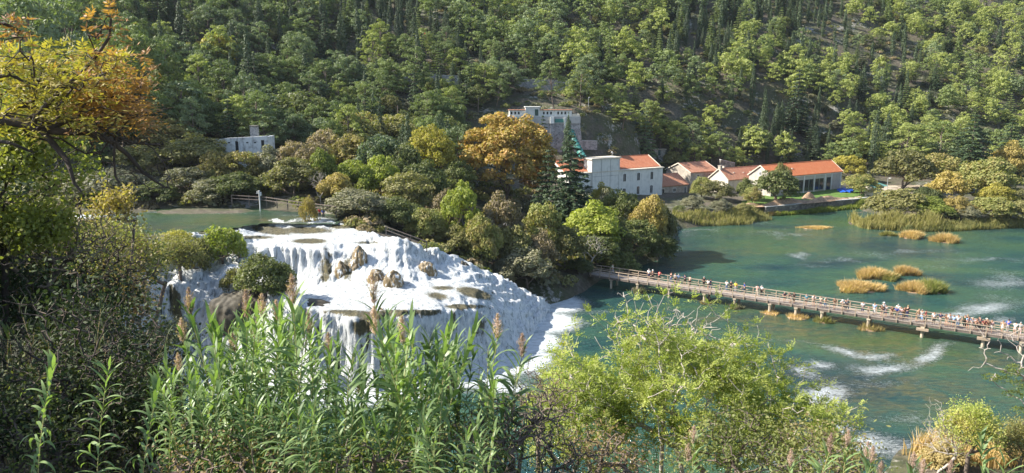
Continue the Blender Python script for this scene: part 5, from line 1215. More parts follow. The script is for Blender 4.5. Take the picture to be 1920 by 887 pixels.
# ------------------------------------------------------------ people
def skin(name, J, E, sub=1):
    me = bpy.data.meshes.new(name); me.from_pydata([j[0] for j in J], E, []); o = bpy.data.objects.new(name+'_tmp', me); COL.objects.link(o)
    o.modifiers.new('skin', 'SKIN'); s = o.modifiers.new('sub', 'SUBSURF'); s.levels = sub; s.render_levels = sub
    if not me.skin_vertices: bpy.context.view_layer.objects.active = o; 
    if not me.skin_vertices: me.skin_vertices if False else me.attributes
    for i, j in enumerate(J):
        r = j[1]; me.skin_vertices[0].data[i].radius = (r, r) if not hasattr(r, '__len__') else r
    me.skin_vertices[0].data[0].use_root = True
    dg = bpy.context.evaluated_depsgraph_get(); ev = o.evaluated_get(dg); out = bpy.data.meshes.new_from_object(ev); out.name = name
    bpy.data.objects.remove(o); out.polygons.foreach_set('use_smooth', np.ones(len(out.polygons), bool)); return out
def pose(kind):
    """joints of a 1.72 m adult facing -y"""
    lean = {'stand': 0, 'lean': .42, 'bent': .6, 'walk': .05, 'arms': .08}[kind]
    hp = Vector((0, 0, .92)); d = Vector((0, -math.sin(lean), math.cos(lean)))
    if lean > .3: hp.y += .12
    wa = hp+d*.14; chst = hp+d*.36; nk = hp+d*.52; hd = nk+Vector((0, -.03-lean*.05, .1)); top = hd+Vector((0, -.01, .12))
    J = [(hp, (.15, .11)), (wa, (.135, .1)), (chst, (.165, .12)), (nk, (.06, .06)), (hd, (.085, .1)), (top, (.07, .085))]
    E = [(0, 1), (1, 2), (2, 3), (3, 4), (4, 5)]; arms = []; legs = []
    for s in (-1, 1):
        sh_ = chst+Vector((s*.2, 0, .08))+d*.02
        if kind == 'lean': el = sh_+Vector((s*.05, -.2, -.2)); wr = el+Vector((-s*.12, -.2, .03))
        elif kind == 'bent': el = sh_+Vector((s*.06, -.12, -.25)); wr = el+Vector((-s*.06, -.22, -.03))
        elif kind == 'arms': el = sh_+Vector((s*.08, .02, -.27)); wr = el+Vector((-s*.1, -.2, .16))
        elif kind == 'walk': el = sh_+Vector((s*.05, s*.1, -.27)); wr = el+Vector((0, s*.06-.1, -.22))
        else: el = sh_+Vector((s*.07, .03, -.28)); wr = el+Vector((0, -.06, -.25))
        hnd = wr+(wr-el).normalized()*.09; i = len(J)
        J += [(sh_, .06), (el, .042), (wr, .028), (hnd, (.034, .02))]; E += [(2, i), (i, i+1), (i+1, i+2), (i+2, i+3)]; arms.append((sh_, el, wr))
        h2 = hp+Vector((s*.09, 0, -.06)); st = s*.22 if kind == 'walk' else (s*.04); kn = Vector((s*.1, hp.y*.6-.02-st*.5, .48)); an_ = Vector((s*.1, .02-st*.9, .08)); toe = an_+Vector((0, -.15, -.045)); i = len(J)
        J += [(h2, .09), (kn, .058), (an_, .038), (toe, (.04, .03))]; E += [(0, i), (i, i+1), (i+1, i+2), (i+2, i+3)]; legs.append((h2, kn, an_))
    body = skin('body', J, E, 1)
    Js = [(wa-d*.1, (.155, .12)), (wa, (.15, .118)), (chst, (.182, .138)), (nk-d*.04, (.085, .08))]; Es = [(0, 1), (1, 2), (2, 3)]
    for (a, e_, w_) in arms: i = len(Js); Js += [(a, .078), (a+(e_-a)*.72, .062)]; Es += [(2, i), (i, i+1)]
    shirt = skin('shirt', Js, Es, 1)
    def pants(short):
        Jp = [(hp+d*.06, (.155, .125)), (hp-Vector((0, 0, .03)), (.165, .125))]; Ep = [(0, 1)]
        for (a, k_, n_) in legs:
            i = len(Jp); Jp += [(a-Vector((0, 0, .05)), .105), (a+(k_-a)*.85, .085)]; Ep += [(1, i), (i, i+1)]
            if not short: Jp += [(k_+Vector((0, 0, -.02)), .075), (n_+Vector((0, 0, .04)), .06)]; Ep += [(i+1, i+2), (i+2, i+3)]
        return skin('trousers' if not short else 'shorts', Jp, Ep, 1)
    def dress():
        return skin('dress', [(chst, (.17, .13)), (wa, (.14, .12)), (hp, (.18, .15)), (Vector((0, hp.y*.5, .5)), (.25, .22))], [(0, 1), (1, 2), (2, 3)], 1)
    hm = MB(); c = hd+Vector((0, .018, .035)); n = 10
    for i in range(1, 6):
        a = math.pi*i/10*1.25
    V = []; F = []
    for i in range(6):
        a = i/5*1.9
        for k in range(n):
            q = 2*math.pi*k/n; fr = math.cos(q-math.pi/2) < -.35 and a > 1.0; rr = .112*math.sin(a)*(.82 if fr else 1); V.append((c.x+rr*.86*math.cos(q), c.y+rr*1.02*math.sin(q)+(.02 if a > 1.3 else 0), c.z+.125*math.cos(a if not fr else min(a, 1.1))))
    for i in range(5):
        for k in range(n): F.append((i*n+k, (i+1)*n+k, (i+1)*n+(k+1) % n, i*n+(k+1) % n))
    hm.add(V, F); me = bpy.data.meshes.new('hair'); me.from_pydata(hm.v, [], hm.f); me.polygons.foreach_set('use_smooth', np.ones(len(me.polygons), bool))
    ht_ = MB(); ht_.tube([c+Vector((0, -.01, .03)), c+Vector((0, -.01, .05))], [.17, .15], 12); ht_.tube([c+Vector((0, 0, .04)), c+Vector((0, 0, .1)), c+Vector((0, 0, .14))], [.122, .115, .07], 12); mh = bpy.data.meshes.new('hat'); mh.from_pydata(ht_.v, [], ht_.f)
    bp = MB(); q = chst+Vector((0, .2, -.08)); bp.add([(q.x+sx*.14*k, q.y+sy*.08, q.z+z_) for z_, k in ((-.22, 1), (.12, 1), (.2, .7)) for sx, sy in ((-1, -1), (1, -1), (1, 1), (-1, 1))], [(3, 2, 1, 0)]+[(r*4+i, r*4+(i+1) % 4, r*4+4+(i+1) % 4, r*4+4+i) for r in (0, 1) for i in range(4)]+[(8, 9, 10, 11)]); mb_ = bpy.data.meshes.new('backpack'); mb_.from_pydata(bp.v, [], bp.f)
    # face: eyes, nose, mouth
    fc = MB(); 
    for s in (-1, 1): fc.box(hd.x+s*.032-.012, hd.x+s*.032+.012, hd.y-.1, hd.y-.088, hd.z+.035, hd.z+.047)
    fc.box(hd.x-.025, hd.x+.025, hd.y-.098, hd.y-.086, hd.z-.03, hd.z-.022); mf = bpy.data.meshes.new('face'); mf.from_pydata(fc.v, [], fc.f)
    ns_ = MB(); ns_.add([(hd.x-.014, hd.y-.09, hd.z), (hd.x+.014, hd.y-.09, hd.z), (hd.x, hd.y-.122, hd.z+.003), (hd.x, hd.y-.092, hd.z+.045)], [(0, 2, 1), (0, 3, 2), (1, 2, 3)]); mn = bpy.data.meshes.new('nose'); mn.from_pydata(ns_.v, [], ns_.f)
    return dict(body=body, shirt=shirt, trousers=pants(False), shorts=pants(True), dress=dress(), hair=me, hat=mh, backpack=mb_, face=mf, nose=mn)
POSES = {k: pose(k) for k in ('stand', 'lean', 'bent', 'walk', 'arms')}
CLOTH = {'white': (.72, .72, .7), 'black': (.02, .02, .022), 'navy': (.02, .03, .09), 'red': (.5, .02, .04), 'light blue': (.3, .45, .7), 'blue': (.03, .1, .45), 'grey': (.3, .3, .3), 'dark grey': (.07, .07, .075), 'yellow': (.7, .5, .05), 'beige': (.5, .42, .33),
         'pale green': (.4, .52, .42), 'brown': (.13, .08, .05), 'teal': (.03, .2, .28), 'maroon': (.2, .02, .03), 'dark green': (.03, .06, .03), 'tan': (.4, .27, .16), 'pink': (.6, .4, .38), 'cream': (.68, .6, .46), 'denim': (.09, .15, .26)}
CM = {}
def cloth(c):
    if c not in CM: CM[c] = simple('cloth_'+c.replace(' ', '_'), CLOTH[c], .85, .12, 9, 0)
    return CM[c]
SKINM = simple('skin', (.48, .27, .18), .6, .1, 9, 0); HAIRS = [simple('hair_brown', (.05, .03, .02), .7, .2, 9, 0), simple('hair_fair', (.32, .22, .11), .7, .2, 9, 0), simple('hair_grey', (.3, .3, .29), .7, .2, 9, 0)]
FACEM = simple('face_dark', (.05, .02, .02), .7, .1, 9, 0)
PC = {}
def pmesh(pk, part, m_):
    k = (pk, part, m_.name)
    if k not in PC: me = POSES[pk][part].copy(); me.materials.clear(); me.materials.append(m_); PC[k] = me
    return PC[k]
def person(loc, rz, pk, top, bottom, label, group, s=1.0, hair=0, extra=None):
    r = empty('person', loc, rz, s)
    L_ = [('body', SKINM)]
    if bottom == 'dress': L_.append(('dress', cloth(top)))
    else: L_ += [('shirt', cloth(top)), (('shorts' if bottom.endswith('shorts') else 'trousers'), cloth(bottom.replace(' shorts', '').replace(' trousers', '')))]
    L_.append(('hat', cloth(extra.split()[0])) if extra and 'hat' in extra else ('hair', HAIRS[hair])); L_ += [('face', FACEM), ('nose', SKINM)]
    if extra and 'backpack' in extra: L_.append(('backpack', cloth(extra.split()[0])))
    for nm, m_ in L_:
        o = bpy.data.objects.new(nm, pmesh(pk, nm, m_)); COL.objects.link(o); o.parent = r
    tag(r, label, 'person', group); return r
FOLK = [ # px, lateral offset from the near rail, pose, top, bottom, hair, extra
 (1146, 2.0, 'walk', 'pale green', 'grey trousers', 1, None), (1214, 2.1, 'stand', 'white', 'navy shorts', 2, None), (1221, 2.2, 'arms', 'dark grey', 'black trousers', 0, 'white hat'), (1234, 2.2, 'lean', 'red', 'black shorts', 0, None),
 (1256, 2.2, 'lean', 'black', 'denim trousers', 0, None), (1264, 1.9, 'stand', 'grey', 'black shorts', 1, None), (1270, 2.1, 'stand', 'light blue', 'grey shorts', 2, None), (1282, 2.2, 'bent', 'navy', 'black shorts', 0, None), (1292, 1.8, 'arms', 'beige', 'black trousers', 0, None),
 (1318, 2.2, 'stand', 'black', 'black trousers', 2, None), (1327, 1.2, 'arms', 'white', 'black shorts', 0, None), (1331, 1.6, 'walk', 'navy', 'denim trousers', 0, None), (1361, 2.1, 'arms', 'white', 'denim trousers', 1, None), (1369, 2.2, 'stand', 'black', 'black trousers', 2, None), (1378, 2.1, 'stand', 'yellow', 'grey trousers', 1, None), (1395, 2.2, 'walk', 'blue', 'navy trousers', 0, None),
 (1419, 1.9, 'arms', 'pink', 'beige trousers', 0, None), (1427, 2.2, 'stand', 'white', 'black trousers', 2, None), (1471, .55, 'bent', 'navy', 'black shorts', 2, None), (1482, .55, 'bent', 'dark grey', 'grey shorts', 0, None), (1489, .8, 'arms', 'black', 'brown trousers', 0, None), (1512, .6, 'stand', 'teal', 'black shorts', 2, None), (1526, .6, 'lean', 'white', 'black shorts', 1, None),
 (1539, .6, 'arms', 'beige', 'navy shorts', 1, None), (1548, .55, 'lean', 'pale green', 'denim trousers', 2, None), (1565, .6, 'arms', 'brown', 'black shorts', 0, None), (1580, .55, 'lean', 'white', 'black shorts', 0, 'white hat'), (1586, .7, 'stand', 'grey', 'dark grey trousers', 0, None), (1589, 1.1, 'walk', 'navy', 'denim trousers', 2, None),
 (1618, .9, 'arms', 'white', 'navy trousers', 1, 'blue backpack'), (1629, .6, 'stand', 'dark grey', 'black shorts', 0, None), (1640, 1.0, 'stand', 'light blue', 'white trousers', 1, None), (1654, .6, 'lean', 'black', 'dark grey shorts', 0, None), (1657, 1.6, 'stand', 'white', 'denim trousers', 0, 'white hat'), (1662, .7, 'arms', 'grey', 'navy shorts', 0, None),
 (1673, .6, 'lean', 'black', 'brown trousers', 0, None), (1682, .6, 'bent', 'blue', 'black trousers', 1, None), (1684, 1.8, 'stand', 'white', 'grey trousers', 2, None), (1690, .7, 'arms', 'pink', 'denim shorts', 1, None), (1696, .9, 'lean', 'brown', 'black trousers', 0, None), (1702, 1.9, 'arms', 'black', 'navy trousers', 1, None),
 (1719, .6, 'lean', 'dark green', 'tan shorts', 0, None), (1723, 1.0, 'stand', 'tan', 'grey trousers', 1, None), (1729, .9, 'stand', 'grey', 'light blue trousers', 2, None), (1736, .9, 'walk', 'maroon', 'black trousers', 0, None), (1752, .6, 'stand', 'white', 'black trousers', 0, 'black backpack'), (1764, .8, 'arms', 'navy', 'grey trousers', 0, None),
 (1775, .7, 'lean', 'black', 'tan shorts', 0, None), (1781, .6, 'stand', 'white', 'grey shorts', 0, None), (1789, .6, 'arms', 'light blue', 'black shorts', 1, None), (1797, .6, 'stand', 'white', 'denim trousers', 0, 'black backpack'), (1810, 1.2, 'stand', 'dark green', 'black trousers', 0, None), (1815, 1.5, 'arms', 'tan', 'denim trousers', 1, None),
 (1816, .6, 'lean', 'light blue', 'black shorts', 0, None), (1824, .7, 'stand', 'white', 'navy shorts', 2, None), (1832, .7, 'lean', 'pink', 'black trousers', 0, None), (1837, 1.4, 'stand', 'black', 'dark grey trousers', 0, None), (1838, .6, 'arms', 'dark grey', 'black trousers', 2, None), (1846, .6, 'lean', 'maroon', 'dark grey trousers', 0, None),
 (1850, 1.1, 'stand', 'grey', 'tan trousers', 2, 'cream hat'), (1853, .7, 'arms', 'brown', 'black shorts', 0, None), (1860, .8, 'stand', 'pink', 'white shorts', 1, None), (1881, 1.1, 'stand', 'cream', 'dress', 1, None), (1891, 1.8, 'arms', 'blue', 'grey trousers', 0, None), (1905, 1.3, 'lean', 'white', 'pink shorts', 0, None), (1914, 1.3, 'stand', 'grey', 'pink trousers', 2, None)]
seen_l = {}
prev = None
for (px, y, pk, top, bot, hr_, ex) in FOLK:
    tq = t_of_px(px); x_, y_ = bpos(tq-.0, y); a, _ = proj(x_, y_, 3.0); tq += (px-a)/14.0; x_, y_ = bpos(tq, y)
    base = math.atan2(bu[1], bu[0]); rz = base+(0 if y < 1.3 else math.pi)+R.uniform(-.5, .5)
    if pk == 'walk': rz = base+math.pi/2*R.choice([-1, 1])
    what = f'{top} dress' if bot == 'dress' else f'{top} top and {bot}'
    lab = f'person in {what}'+(f' with {ex}' if ex and 'back' in ex else (f' and {ex}' if ex else ''))
    kin = prev or 'the wooded landing'
    if lab in seen_l or True: lab = lab+f' beside {kin}'
    seen_l[lab] = 1; prev = f'the one in {top}'
    sc = R.uniform(1.02, 1.12)*(.72 if px in (1629, 1719) else 1)
    # feet on the deck; leaners reach the rail
    person((x_, y_, BZ), rz, pk, top, bot, lab, 'people on the footbridge', sc, hr_, ex)
for (px, py, z, top, bot, lab) in ((599, 394, 15.0, 'red', 'navy trousers', 'person in red on the path behind the upper falls'), (606, 396, 15.0, 'blue', 'black trousers', 'person in blue on the path behind the upper falls')):
    p = PZ(px, py, z); person((p[0], p[1], gz(p[0], p[1])), .2, 'walk', top, bot, lab, 'people on the upper path')
for (px, top, lab) in ((78, 'navy', 'person in dark blue at the far viewpoint railing'), (95, 'pink', 'person in pale pink at the far viewpoint railing'), (90, 'dark grey', 'person in grey between the two at the viewpoint railing')):
    p = hit(px, 116, 120); person(tuple(p), .2, 'stand', top, 'denim trousers', lab, 'people at the viewpoint')
# ------------------------------------------------------------ grass islets in the river and sedge round the piers
def tuft(name, cx, cy, z, rx, ry, h, n, leafk, lab, catg='islet', kind=None, lean=.35, wd=.05, rz=0, soil=True, zf=None):
    r = empty(name, (cx, cy, z), rz); th = R.uniform(0, 6.283, n); q = np.sqrt(R.random(n)); jag = 1+.3*np.sin(th*3+R.uniform(0, 6))+.15*np.sin(th*7)
    X = np.cos(th)*q*rx*jag; Y = np.sin(th)*q*ry*jag; hh = h*R.uniform(.5, 1.15, n)*(1-.45*q*q); out = np.stack([np.cos(th)*q, np.sin(th)*q, np.zeros(n)], 1)
    P0 = np.stack([X, Y, np.zeros(n)-.1], 1); L_ = R.normal(size=(n, 3))*np.array((.3, .3, 0))+out*lean; P1 = P0+np.array((0, 0, 1))*(hh*.6)[:, None]+L_*(hh*.35)[:, None]; P2 = P0+np.array((0, 0, 1))*hh[:, None]+L_*hh[:, None]
    a = R.uniform(0, 6.283, n); W_ = np.stack([np.cos(a), np.sin(a), np.zeros(n)], 1)*wd
    V = np.stack([P0-W_, P0+W_, P1+W_*.8, P1-W_*.8, P2+W_*.12, P2-W_*.12], 1).reshape(-1, 3); b0 = np.arange(n)[:, None]*6; F = np.concatenate([b0+np.array([[0, 1, 2, 3]]), b0+np.array([[3, 2, 4, 5]])])
    nmesh('grass', V, F, LEAF[leafk], r)
    if soil:
        m = MB(); V = [(0, 0, .15)]+[(math.cos(t_)*rx*.95*k, math.sin(t_)*ry*.95*k, z_) for k, z_ in ((.6, .12), (1, -.05), (1.05, -1.2)) for t_ in np.linspace(0, 2*math.pi, 21)[:-1]]
        F = [(0, 1+i, 1+(i+1) % 20) for i in range(20)]+[(1+k*20+i, 21+k*20+i, 21+k*20+(i+1) % 20, 1+k*20+(i+1) % 20) for k in (0, 1) for i in range(20)]; m.add(V, F); m.build('soil', DIRT, r, True)
    tag(r, lab, catg, kind=kind); return r
for (px, py, w_, dp, h_, lf, lab) in ((1610, 543, 82, 2.4, 1.1, 'reed_gold', 'low straw coloured grass islet nearest the footbridge on the left'), (1638, 520, 62, 2.0, 1.3, 'reed_gold', 'taller tawny grass islet in the back pair'), (1664, 523, 40, 1.6, .9, 'sedge', 'small greenish islet joined to the taller tawny one'), (1697, 514, 40, 1.7, 1.1, 'reed_gold', 'small round islet at the right end of the back pair'),
  (1715, 545, 48, 2.0, 1.2, 'reed_gold', 'straw islet at the right with a low tail'), (1745, 546, 42, 2.0, 1.5, 'autumn', 'bushier reddish islet beside the straw one at the right'), (1772, 453, 42, 2.0, 1.4, 'reed_gold', 'tawny tuft islet in open water off the wooded islet'), (1710, 446, 36, 1.6, 1.3, 'reed_gold', 'small islet with a dark bush near the wooded islet'), (1664, 441, 26, 1.2, .7, 'sedge', 'tiny pale islet left of the one with the dark bush'),
  (1530, 428, 56, 1.4, .5, 'reed_gold', 'thin rusty weed strip in the middle of the river'), (1438, 403, 44, 1.6, 1.1, 'reed_gold', 'brown reed tuft at the foot of the river wall')):
    p = PZ(px, py, 0); tuft('grass_islet', p[0], p[1], 0.02, w_/1400*p[1]/2, dp, h_*1.5, int(900+w_*26), lf, lab, wd=.05)
p = PZ(1703, 442, 0); r = plant('shrub', 'shrub', 'deep_green', (p[0], p[1], .1), (.6, .6, .9)); tag(r, 'dark bush on the small islet near the wooded islet', 'shrub')
for px, w_, h_, lf, lab in ((1195, 1.0, 1.3, 'grey_green', 'dry weeds clinging round the second pier'), (1377, 1.0, .9, 'grey_green', 'weed tuft at the fifth pier'), (1443, 1.3, .6, 'reed_gold', 'straw mat round the sixth pier'), (1492, 1.6, .8, 'reed_gold', 'straw nest round the seventh pier'), (1541, 1.2, 1.2, 'olive', 'green weeds around the eighth pier'), (1628, 1.6, 1.1, 'reed_tan', 'dry tuft around the big stepped pier'), (1320, .9, .6, 'autumn', 'brown weeds at the fourth pier')):
    x_, y_ = bpos(t_of_px(px)+.3, .1); tuft('pier_weeds', x_, y_, .02, w_, w_*.8, h_, 420, lf, lab, 'weeds', wd=.04)
# reed beds on the banks (nobody could count the stems)
def reedbed(pts, z, h, dens, leafk, name, lab, wd=.06, depth=3.0):
    VV = []; FF = []; n0 = 0
    for (a, b2) in zip(pts[:-1], pts[1:]):
        A_ = np.array(PZ(*a, z)); B_ = np.array(PZ(*b2, z)); L_ = np.linalg.norm(B_-A_); n = int(L_*dens); u_ = R.random(n)[:, None]; P0 = A_+(B_-A_)*u_
        P0[:, 1] += R.uniform(-.6, depth, n); P0[:, 0] += R.normal(size=n)*.5; P0[:, 2] = np.maximum(ground_h(P0[:, 0], P0[:, 1]), -.1)-.1
        lump = 1+fbm(P0[:, 0]*.35, P0[:, 1]*.35, 0, 3, 71)*1.4; hh = h*R.uniform(.55, 1.1, n)*lump; L2 = R.normal(size=(n, 3))*np.array((.22, .22, 0)); up = np.array((0, 0, 1))
        P1 = P0+up*(hh*.6)[:, None]+L2*(hh*.3)[:, None]; P2 = P0+up*hh[:, None]+L2*hh[:, None]; th = R.uniform(0, 6.283, n); W_ = np.stack([np.cos(th), np.sin(th), np.zeros(n)], 1)*wd
        V = np.stack([P0-W_, P0+W_, P1+W_*.9, P1-W_*.9, P2+W_*.2, P2-W_*.2], 1).reshape(-1, 3); b0 = np.arange(n)[:, None]*6; VV.append(V); FF.append(np.concatenate([b0+np.array([[0, 1, 2, 3]]), b0+np.array([[3, 2, 4, 5]])])+n0); n0 += len(V)
    tag(nmesh(name, np.concatenate(VV), np.concatenate(FF), LEAF[leafk]), lab, 'reeds', kind='stuff')
reedbed([(1612, 418), (1625, 427), (1700, 431), (1765, 430)], .3, 2.5, 190, 'sedge', 'reed_bed', 'thick tan and green reed bed on the tip of the wooded islet', .07, 5)
reedbed([(1614, 420), (1700, 433), (1780, 432), (1930, 424)], .2, 1.6, 110, 'sedge', 'reed_fringe', 'green sedge along the waterline of the islet', .06, 3)
reedbed([(1452, 404), (1520, 399), (1600, 391), (1614, 388)], .1, 1.4, 150, 'lime', 'wall_weeds', 'bright green weeds along the foot of the river wall', .07, 1.6)
reedbed([(1266, 424), (1330, 423), (1400, 420), (1428, 406), (1450, 403)], .1, 1.6, 110, 'sedge', 'bank_grass', 'tall grass along the bank below the houses', .06, 4)
reedbed([(1375, 398), (1430, 398), (1445, 395)], 2.4, 1.3, 80, 'olive', 'slope_grass', 'rough grass on the bank below the low house', .06, 5)
# ------------------------------------------------------------ foreground: giant reeds
leafmat('cane', (.095, .155, .06), (.225, .31, .125), .32, None, .4)
leafmat('cane_stem', (.3, .3, .12), (.5, .44, .2), .05)
leafmat('cane_dry', (.36, .27, .15), (.55, .42, .24), .2)
leafmat('plume', (.34, .23, .2), (.56, .41, .36), .3)
leafmat('thicket', (.03, .048, .02), (.075, .1, .04), .15, None, .7)  # shaded copy of the cane green: thicket shade is in the colour
leafmat('ash_green', (.19, .23, .055), (.4, .44, .12), .36, (.46, .4, .14))
leafmat('fall_orange', (.28, .14, .06), (.46, .26, .1), .33, (.46, .36, .12))
leafmat('fall_yellow', (.24, .22, .06), (.46, .36, .09), .33, (.42, .24, .08))
leafmat('fresh_green', (.1, .125, .03), (.26, .27, .07), .33)
leafmat('bramble', (.07, .1, .035), (.2, .22, .07), .28, (.27, .19, .1))
def strip(P0, D, L, wd, droop, seg=6, roll=None):
    """arching blades: P0 start, D unit horizontal+up direction, returns quads"""
    n = len(P0); t = np.linspace(0, 1, seg+1); el0 = D[:, 2]; az = np.arctan2(D[:, 1], D[:, 0]); pts = [P0]; ang = el0.copy(); side = np.stack([-np.sin(az), np.cos(az), np.zeros(n)], 1)
    if roll is not None: side = side+np.array((0, 0, 1))*roll[:, None]; side /= np.linalg.norm(side, axis=1)[:, None]
    for i in range(seg):
        d = np.stack([np.cos(az)*np.cos(ang), np.sin(az)*np.cos(ang), np.sin(ang)], 1); pts.append(pts[-1]+d*(L/seg)[:, None]); ang = ang-droop/seg*(.5+i/seg)
    pts = np.stack(pts, 1); prof = np.array([.55, 1, 1, .92, .75, .45, .04])[:seg+1]; W_ = side[:, None, :]*(wd[:, None]*prof[None])[:, :, None]*.5
    A = pts-W_; B = pts+W_; V = np.stack([A, B], 2).reshape(n, -1, 3); b0 = (np.arange(n)*2*(seg+1))[:, None, None]; F = np.array([[2*i, 2*i+1, 2*i+3, 2*i+2] for i in range(seg)])[None]+b0
    return V.reshape(-1, 3), F.reshape(-1, 4)
def cane(h=4.6, nl=48, L=.62, wd=.066, lean=.4, plume=False, low=.12, droop=3.0, bent=0.0):
    a0 = R.uniform(0, 6.28); ld = np.array((math.cos(a0), math.sin(a0), 0)); tt = np.linspace(0, 1, 9)
    path = np.array([[0, 0, h*t_] for t_ in tt])+ld*(lean*tt**2)[:, None]+np.array((bent, 0, 0))*(tt**1.5)[:, None]; path[:, 2] -= abs(bent)*tt**2*.15
    stem = polytube(path, .014, .006, 6)
    u_ = np.sort(R.uniform(low, 1, nl)); u_ = low+(1-low)*(np.arange(nl)/(nl-1))**.85+R.normal(size=nl)*.006; u_ = np.clip(u_, 0, 1)
    P0 = np.stack([np.interp(u_, tt, path[:, k]) for k in range(3)], 1); pl = R.uniform(0, 6.28); az = pl+(np.arange(nl) % 2)*math.pi+R.normal(size=nl)*.45
    el = .6+.6*u_**4+R.normal(size=nl)*.18; D = np.stack([np.cos(az), np.sin(az), el], 1); Ls = L*R.uniform(.75, 1.15, nl)*(1-.35*np.clip((u_-.85)/.15, 0, 1)); dr = droop*(1-.75*np.clip((u_-.7)/.3, 0, 1))*R.uniform(.6, 1.2, nl)
    V, F = strip_var(P0, D, Ls, wd*R.uniform(.75, 1.2, nl), dr)
    pm = None
    if plume:
        top = path[-1]; n = 380; k = R.random(n); rr = .1*np.sin(np.pi*np.clip(k*.85+.12, 0, 1))*(.7+.5*np.sin(k*23)**2); th = R.uniform(0, 6.28, n); q_ = R.random(n); P = top+np.stack([np.cos(th)*rr*q_, np.sin(th)*rr*q_, k*.42], 1); T = np.stack([np.cos(th)*.5, np.sin(th)*.5, np.full(n, 1.0)], 1)
        pm = cards(P, R.normal(size=(n, 3)), .085, .011, T)
    return stem, (V, F), pm
def strip_var(P0, D, L, wd, dr):
    V, F = strip(P0, np.stack([D[:, 0], D[:, 1], D[:, 2]], 1), L, wd, dr[:, None][:, 0], 6, R.normal(size=len(L))*.35); return V, F
CAN = []
for a in [dict(), dict(h=4.2, lean=.7), dict(h=4.9, nl=48), dict(plume=True), dict(h=4.4, plume=True, lean=.5), dict(h=4.5, bent=.9), dict(h=4.3, L=.5, nl=40), dict(h=4.6, L=.66, wd=.06)]:
    st, lf, pm = cane(**a); ms = bpy.data.meshes.new('stem'); fill_mesh(ms, *st); ms.materials.append(LEAF['cane_stem']); ml = bpy.data.meshes.new('leaves'); fill_mesh(ml, *lf); ml.materials.append(LEAF['cane']); mp = None
    if pm: mp = bpy.data.meshes.new('plume'); fill_mesh(mp, *pm); mp.materials.append(LEAF['plume'])
    CAN.append((ms, ml, mp, a.get('h', 4.6)))
THK = []
for a in [dict(h=4.2, nl=46, L=.6, wd=.026, droop=3.4, lean=.9, low=.05), dict(h=3.8, nl=44, L=.55, wd=.03, droop=3.6, lean=1.2, low=.05), dict(h=4.5, nl=46, L=.5, wd=.022, droop=3.0, lean=.6)]:
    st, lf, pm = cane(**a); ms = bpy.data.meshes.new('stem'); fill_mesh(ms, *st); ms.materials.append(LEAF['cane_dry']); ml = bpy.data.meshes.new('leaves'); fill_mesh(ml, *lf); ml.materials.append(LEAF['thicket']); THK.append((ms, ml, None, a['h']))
def reed(px, ytop, d, v, label, group, lib=CAN, name='giant_reed', base=None, tilt=(0, 0)):
    p = PD(px, ytop, d); g = gz(p[0], p[1])-.15; ms, ml, mp, h = lib[v]; s = max(.5, (p[2]-g)/(h+(.45 if mp else .25))); r = empty(name, (p[0], p[1], g), R.uniform(0, 6.28), (min(s, 1.15), min(s, 1.15), s))
    r.rotation_euler = (tilt[0], tilt[1], R.uniform(-.6, .6) if tilt != (0, 0) else R.uniform(0, 6.28))
    for nm, me in (('stem', ms), ('leaves', ml), ('plume', mp)):
        if me: o = bpy.data.objects.new(nm, me); COL.objects.link(o); o.parent = r
    tag(r, label, 'reed', group); return r
# clumps: (px range, top range, distance range, count, words)
def clump(x0, x1, prof, d0, d1, n, words, pl=.12, vs=(0, 1, 2, 6, 7)):
    for i in range(n):
        px = x0+(x1-x0)*((i+R.uniform(.1, .9))/n); f = (px-x0)/(x1-x0); yt = np.interp(f, prof[0], prof[1]); d = R.uniform(d0, d1); back = (d-d0)/(d1-d0)
        u_ = R.random(); yt = yt+abs(R.normal())*70*(1-.3*back); v = int(R.choice(vs)); pre = 'leafy'
        if u_ < pl: v = int(R.choice([3, 4])); pre = 'plumed'; yt -= 15
        reed(px, yt, d, v, f'{pre} green giant reed in {words}', f'{pre} reeds in {words}')
clump(290, 400, ((0, .5, 1), (690, 640, 600)), 8.6, 11, 16, 'the low left edge of the cane stand', .05)
clump(385, 520, ((0, .5, 1), (590, 570, 560)), 8.4, 11.5, 24, 'the left cluster before the left falls', .06)
clump(515, 660, ((0, .4, 1), (530, 600, 640)), 8.6, 11.5, 22, 'the cluster before the dark rock mound', .06)
clump(655, 735, ((0, .5, 1), (700, 690, 640)), 9, 11.5, 5, 'the gap where falling water shows', .0)
clump(690, 820, ((0, .3, .6, 1), (640, 575, 545, 600)), 8.6, 11, 22, 'the tall middle cluster', .05)
clump(815, 960, ((0, .4, .8, 1), (640, 620, 650, 640)), 9, 11.5, 13, 'the right cluster before the foot of the falls', .05)
clump(300, 930, ((0, 1), (770, 790)), 7.4, 8.8, 44, 'the low front row along the bottom edge', .0, (0, 6, 7))
for px, yt in ((752, 560), (775, 610), (800, 570), (650, 600), (712, 640)): reed(px-70, yt+10, 9.0, 2, 'bare stalked pale reed leaning right through the middle cluster', 'leaning pale reeds', tilt=(0, .3))
for i, (px, yt) in enumerate(((400, 535), (432, 530), (483, 560), (362, 580), (585, 590), (765, 505), (548, 500), (930, 630), (890, 590), (1010, 560) if False else (812, 590), (332, 650))):
    reed(px, yt, R.uniform(9, 11), 3+(i % 2), 'tall reed with a pinkish brown plume standing above the cane stand', 'high plumed reeds')
for i, (px, yt, d) in enumerate(((1496, 830, 8.5), (1515, 800, 9.5), (1302, 868, 8), (1330, 872, 8.2), (1582, 815, 9.5), (1612, 862, 8.2), (1662, 833, 8.6), (1690, 862, 8.4), (1708, 832, 8.8), (1742, 858, 8.4), (1598, 870, 8))):
    reed(px, yt, d, 3+(i % 2), 'short reed with a brown plume at the bottom edge before the river', 'bottom edge plumed reeds')
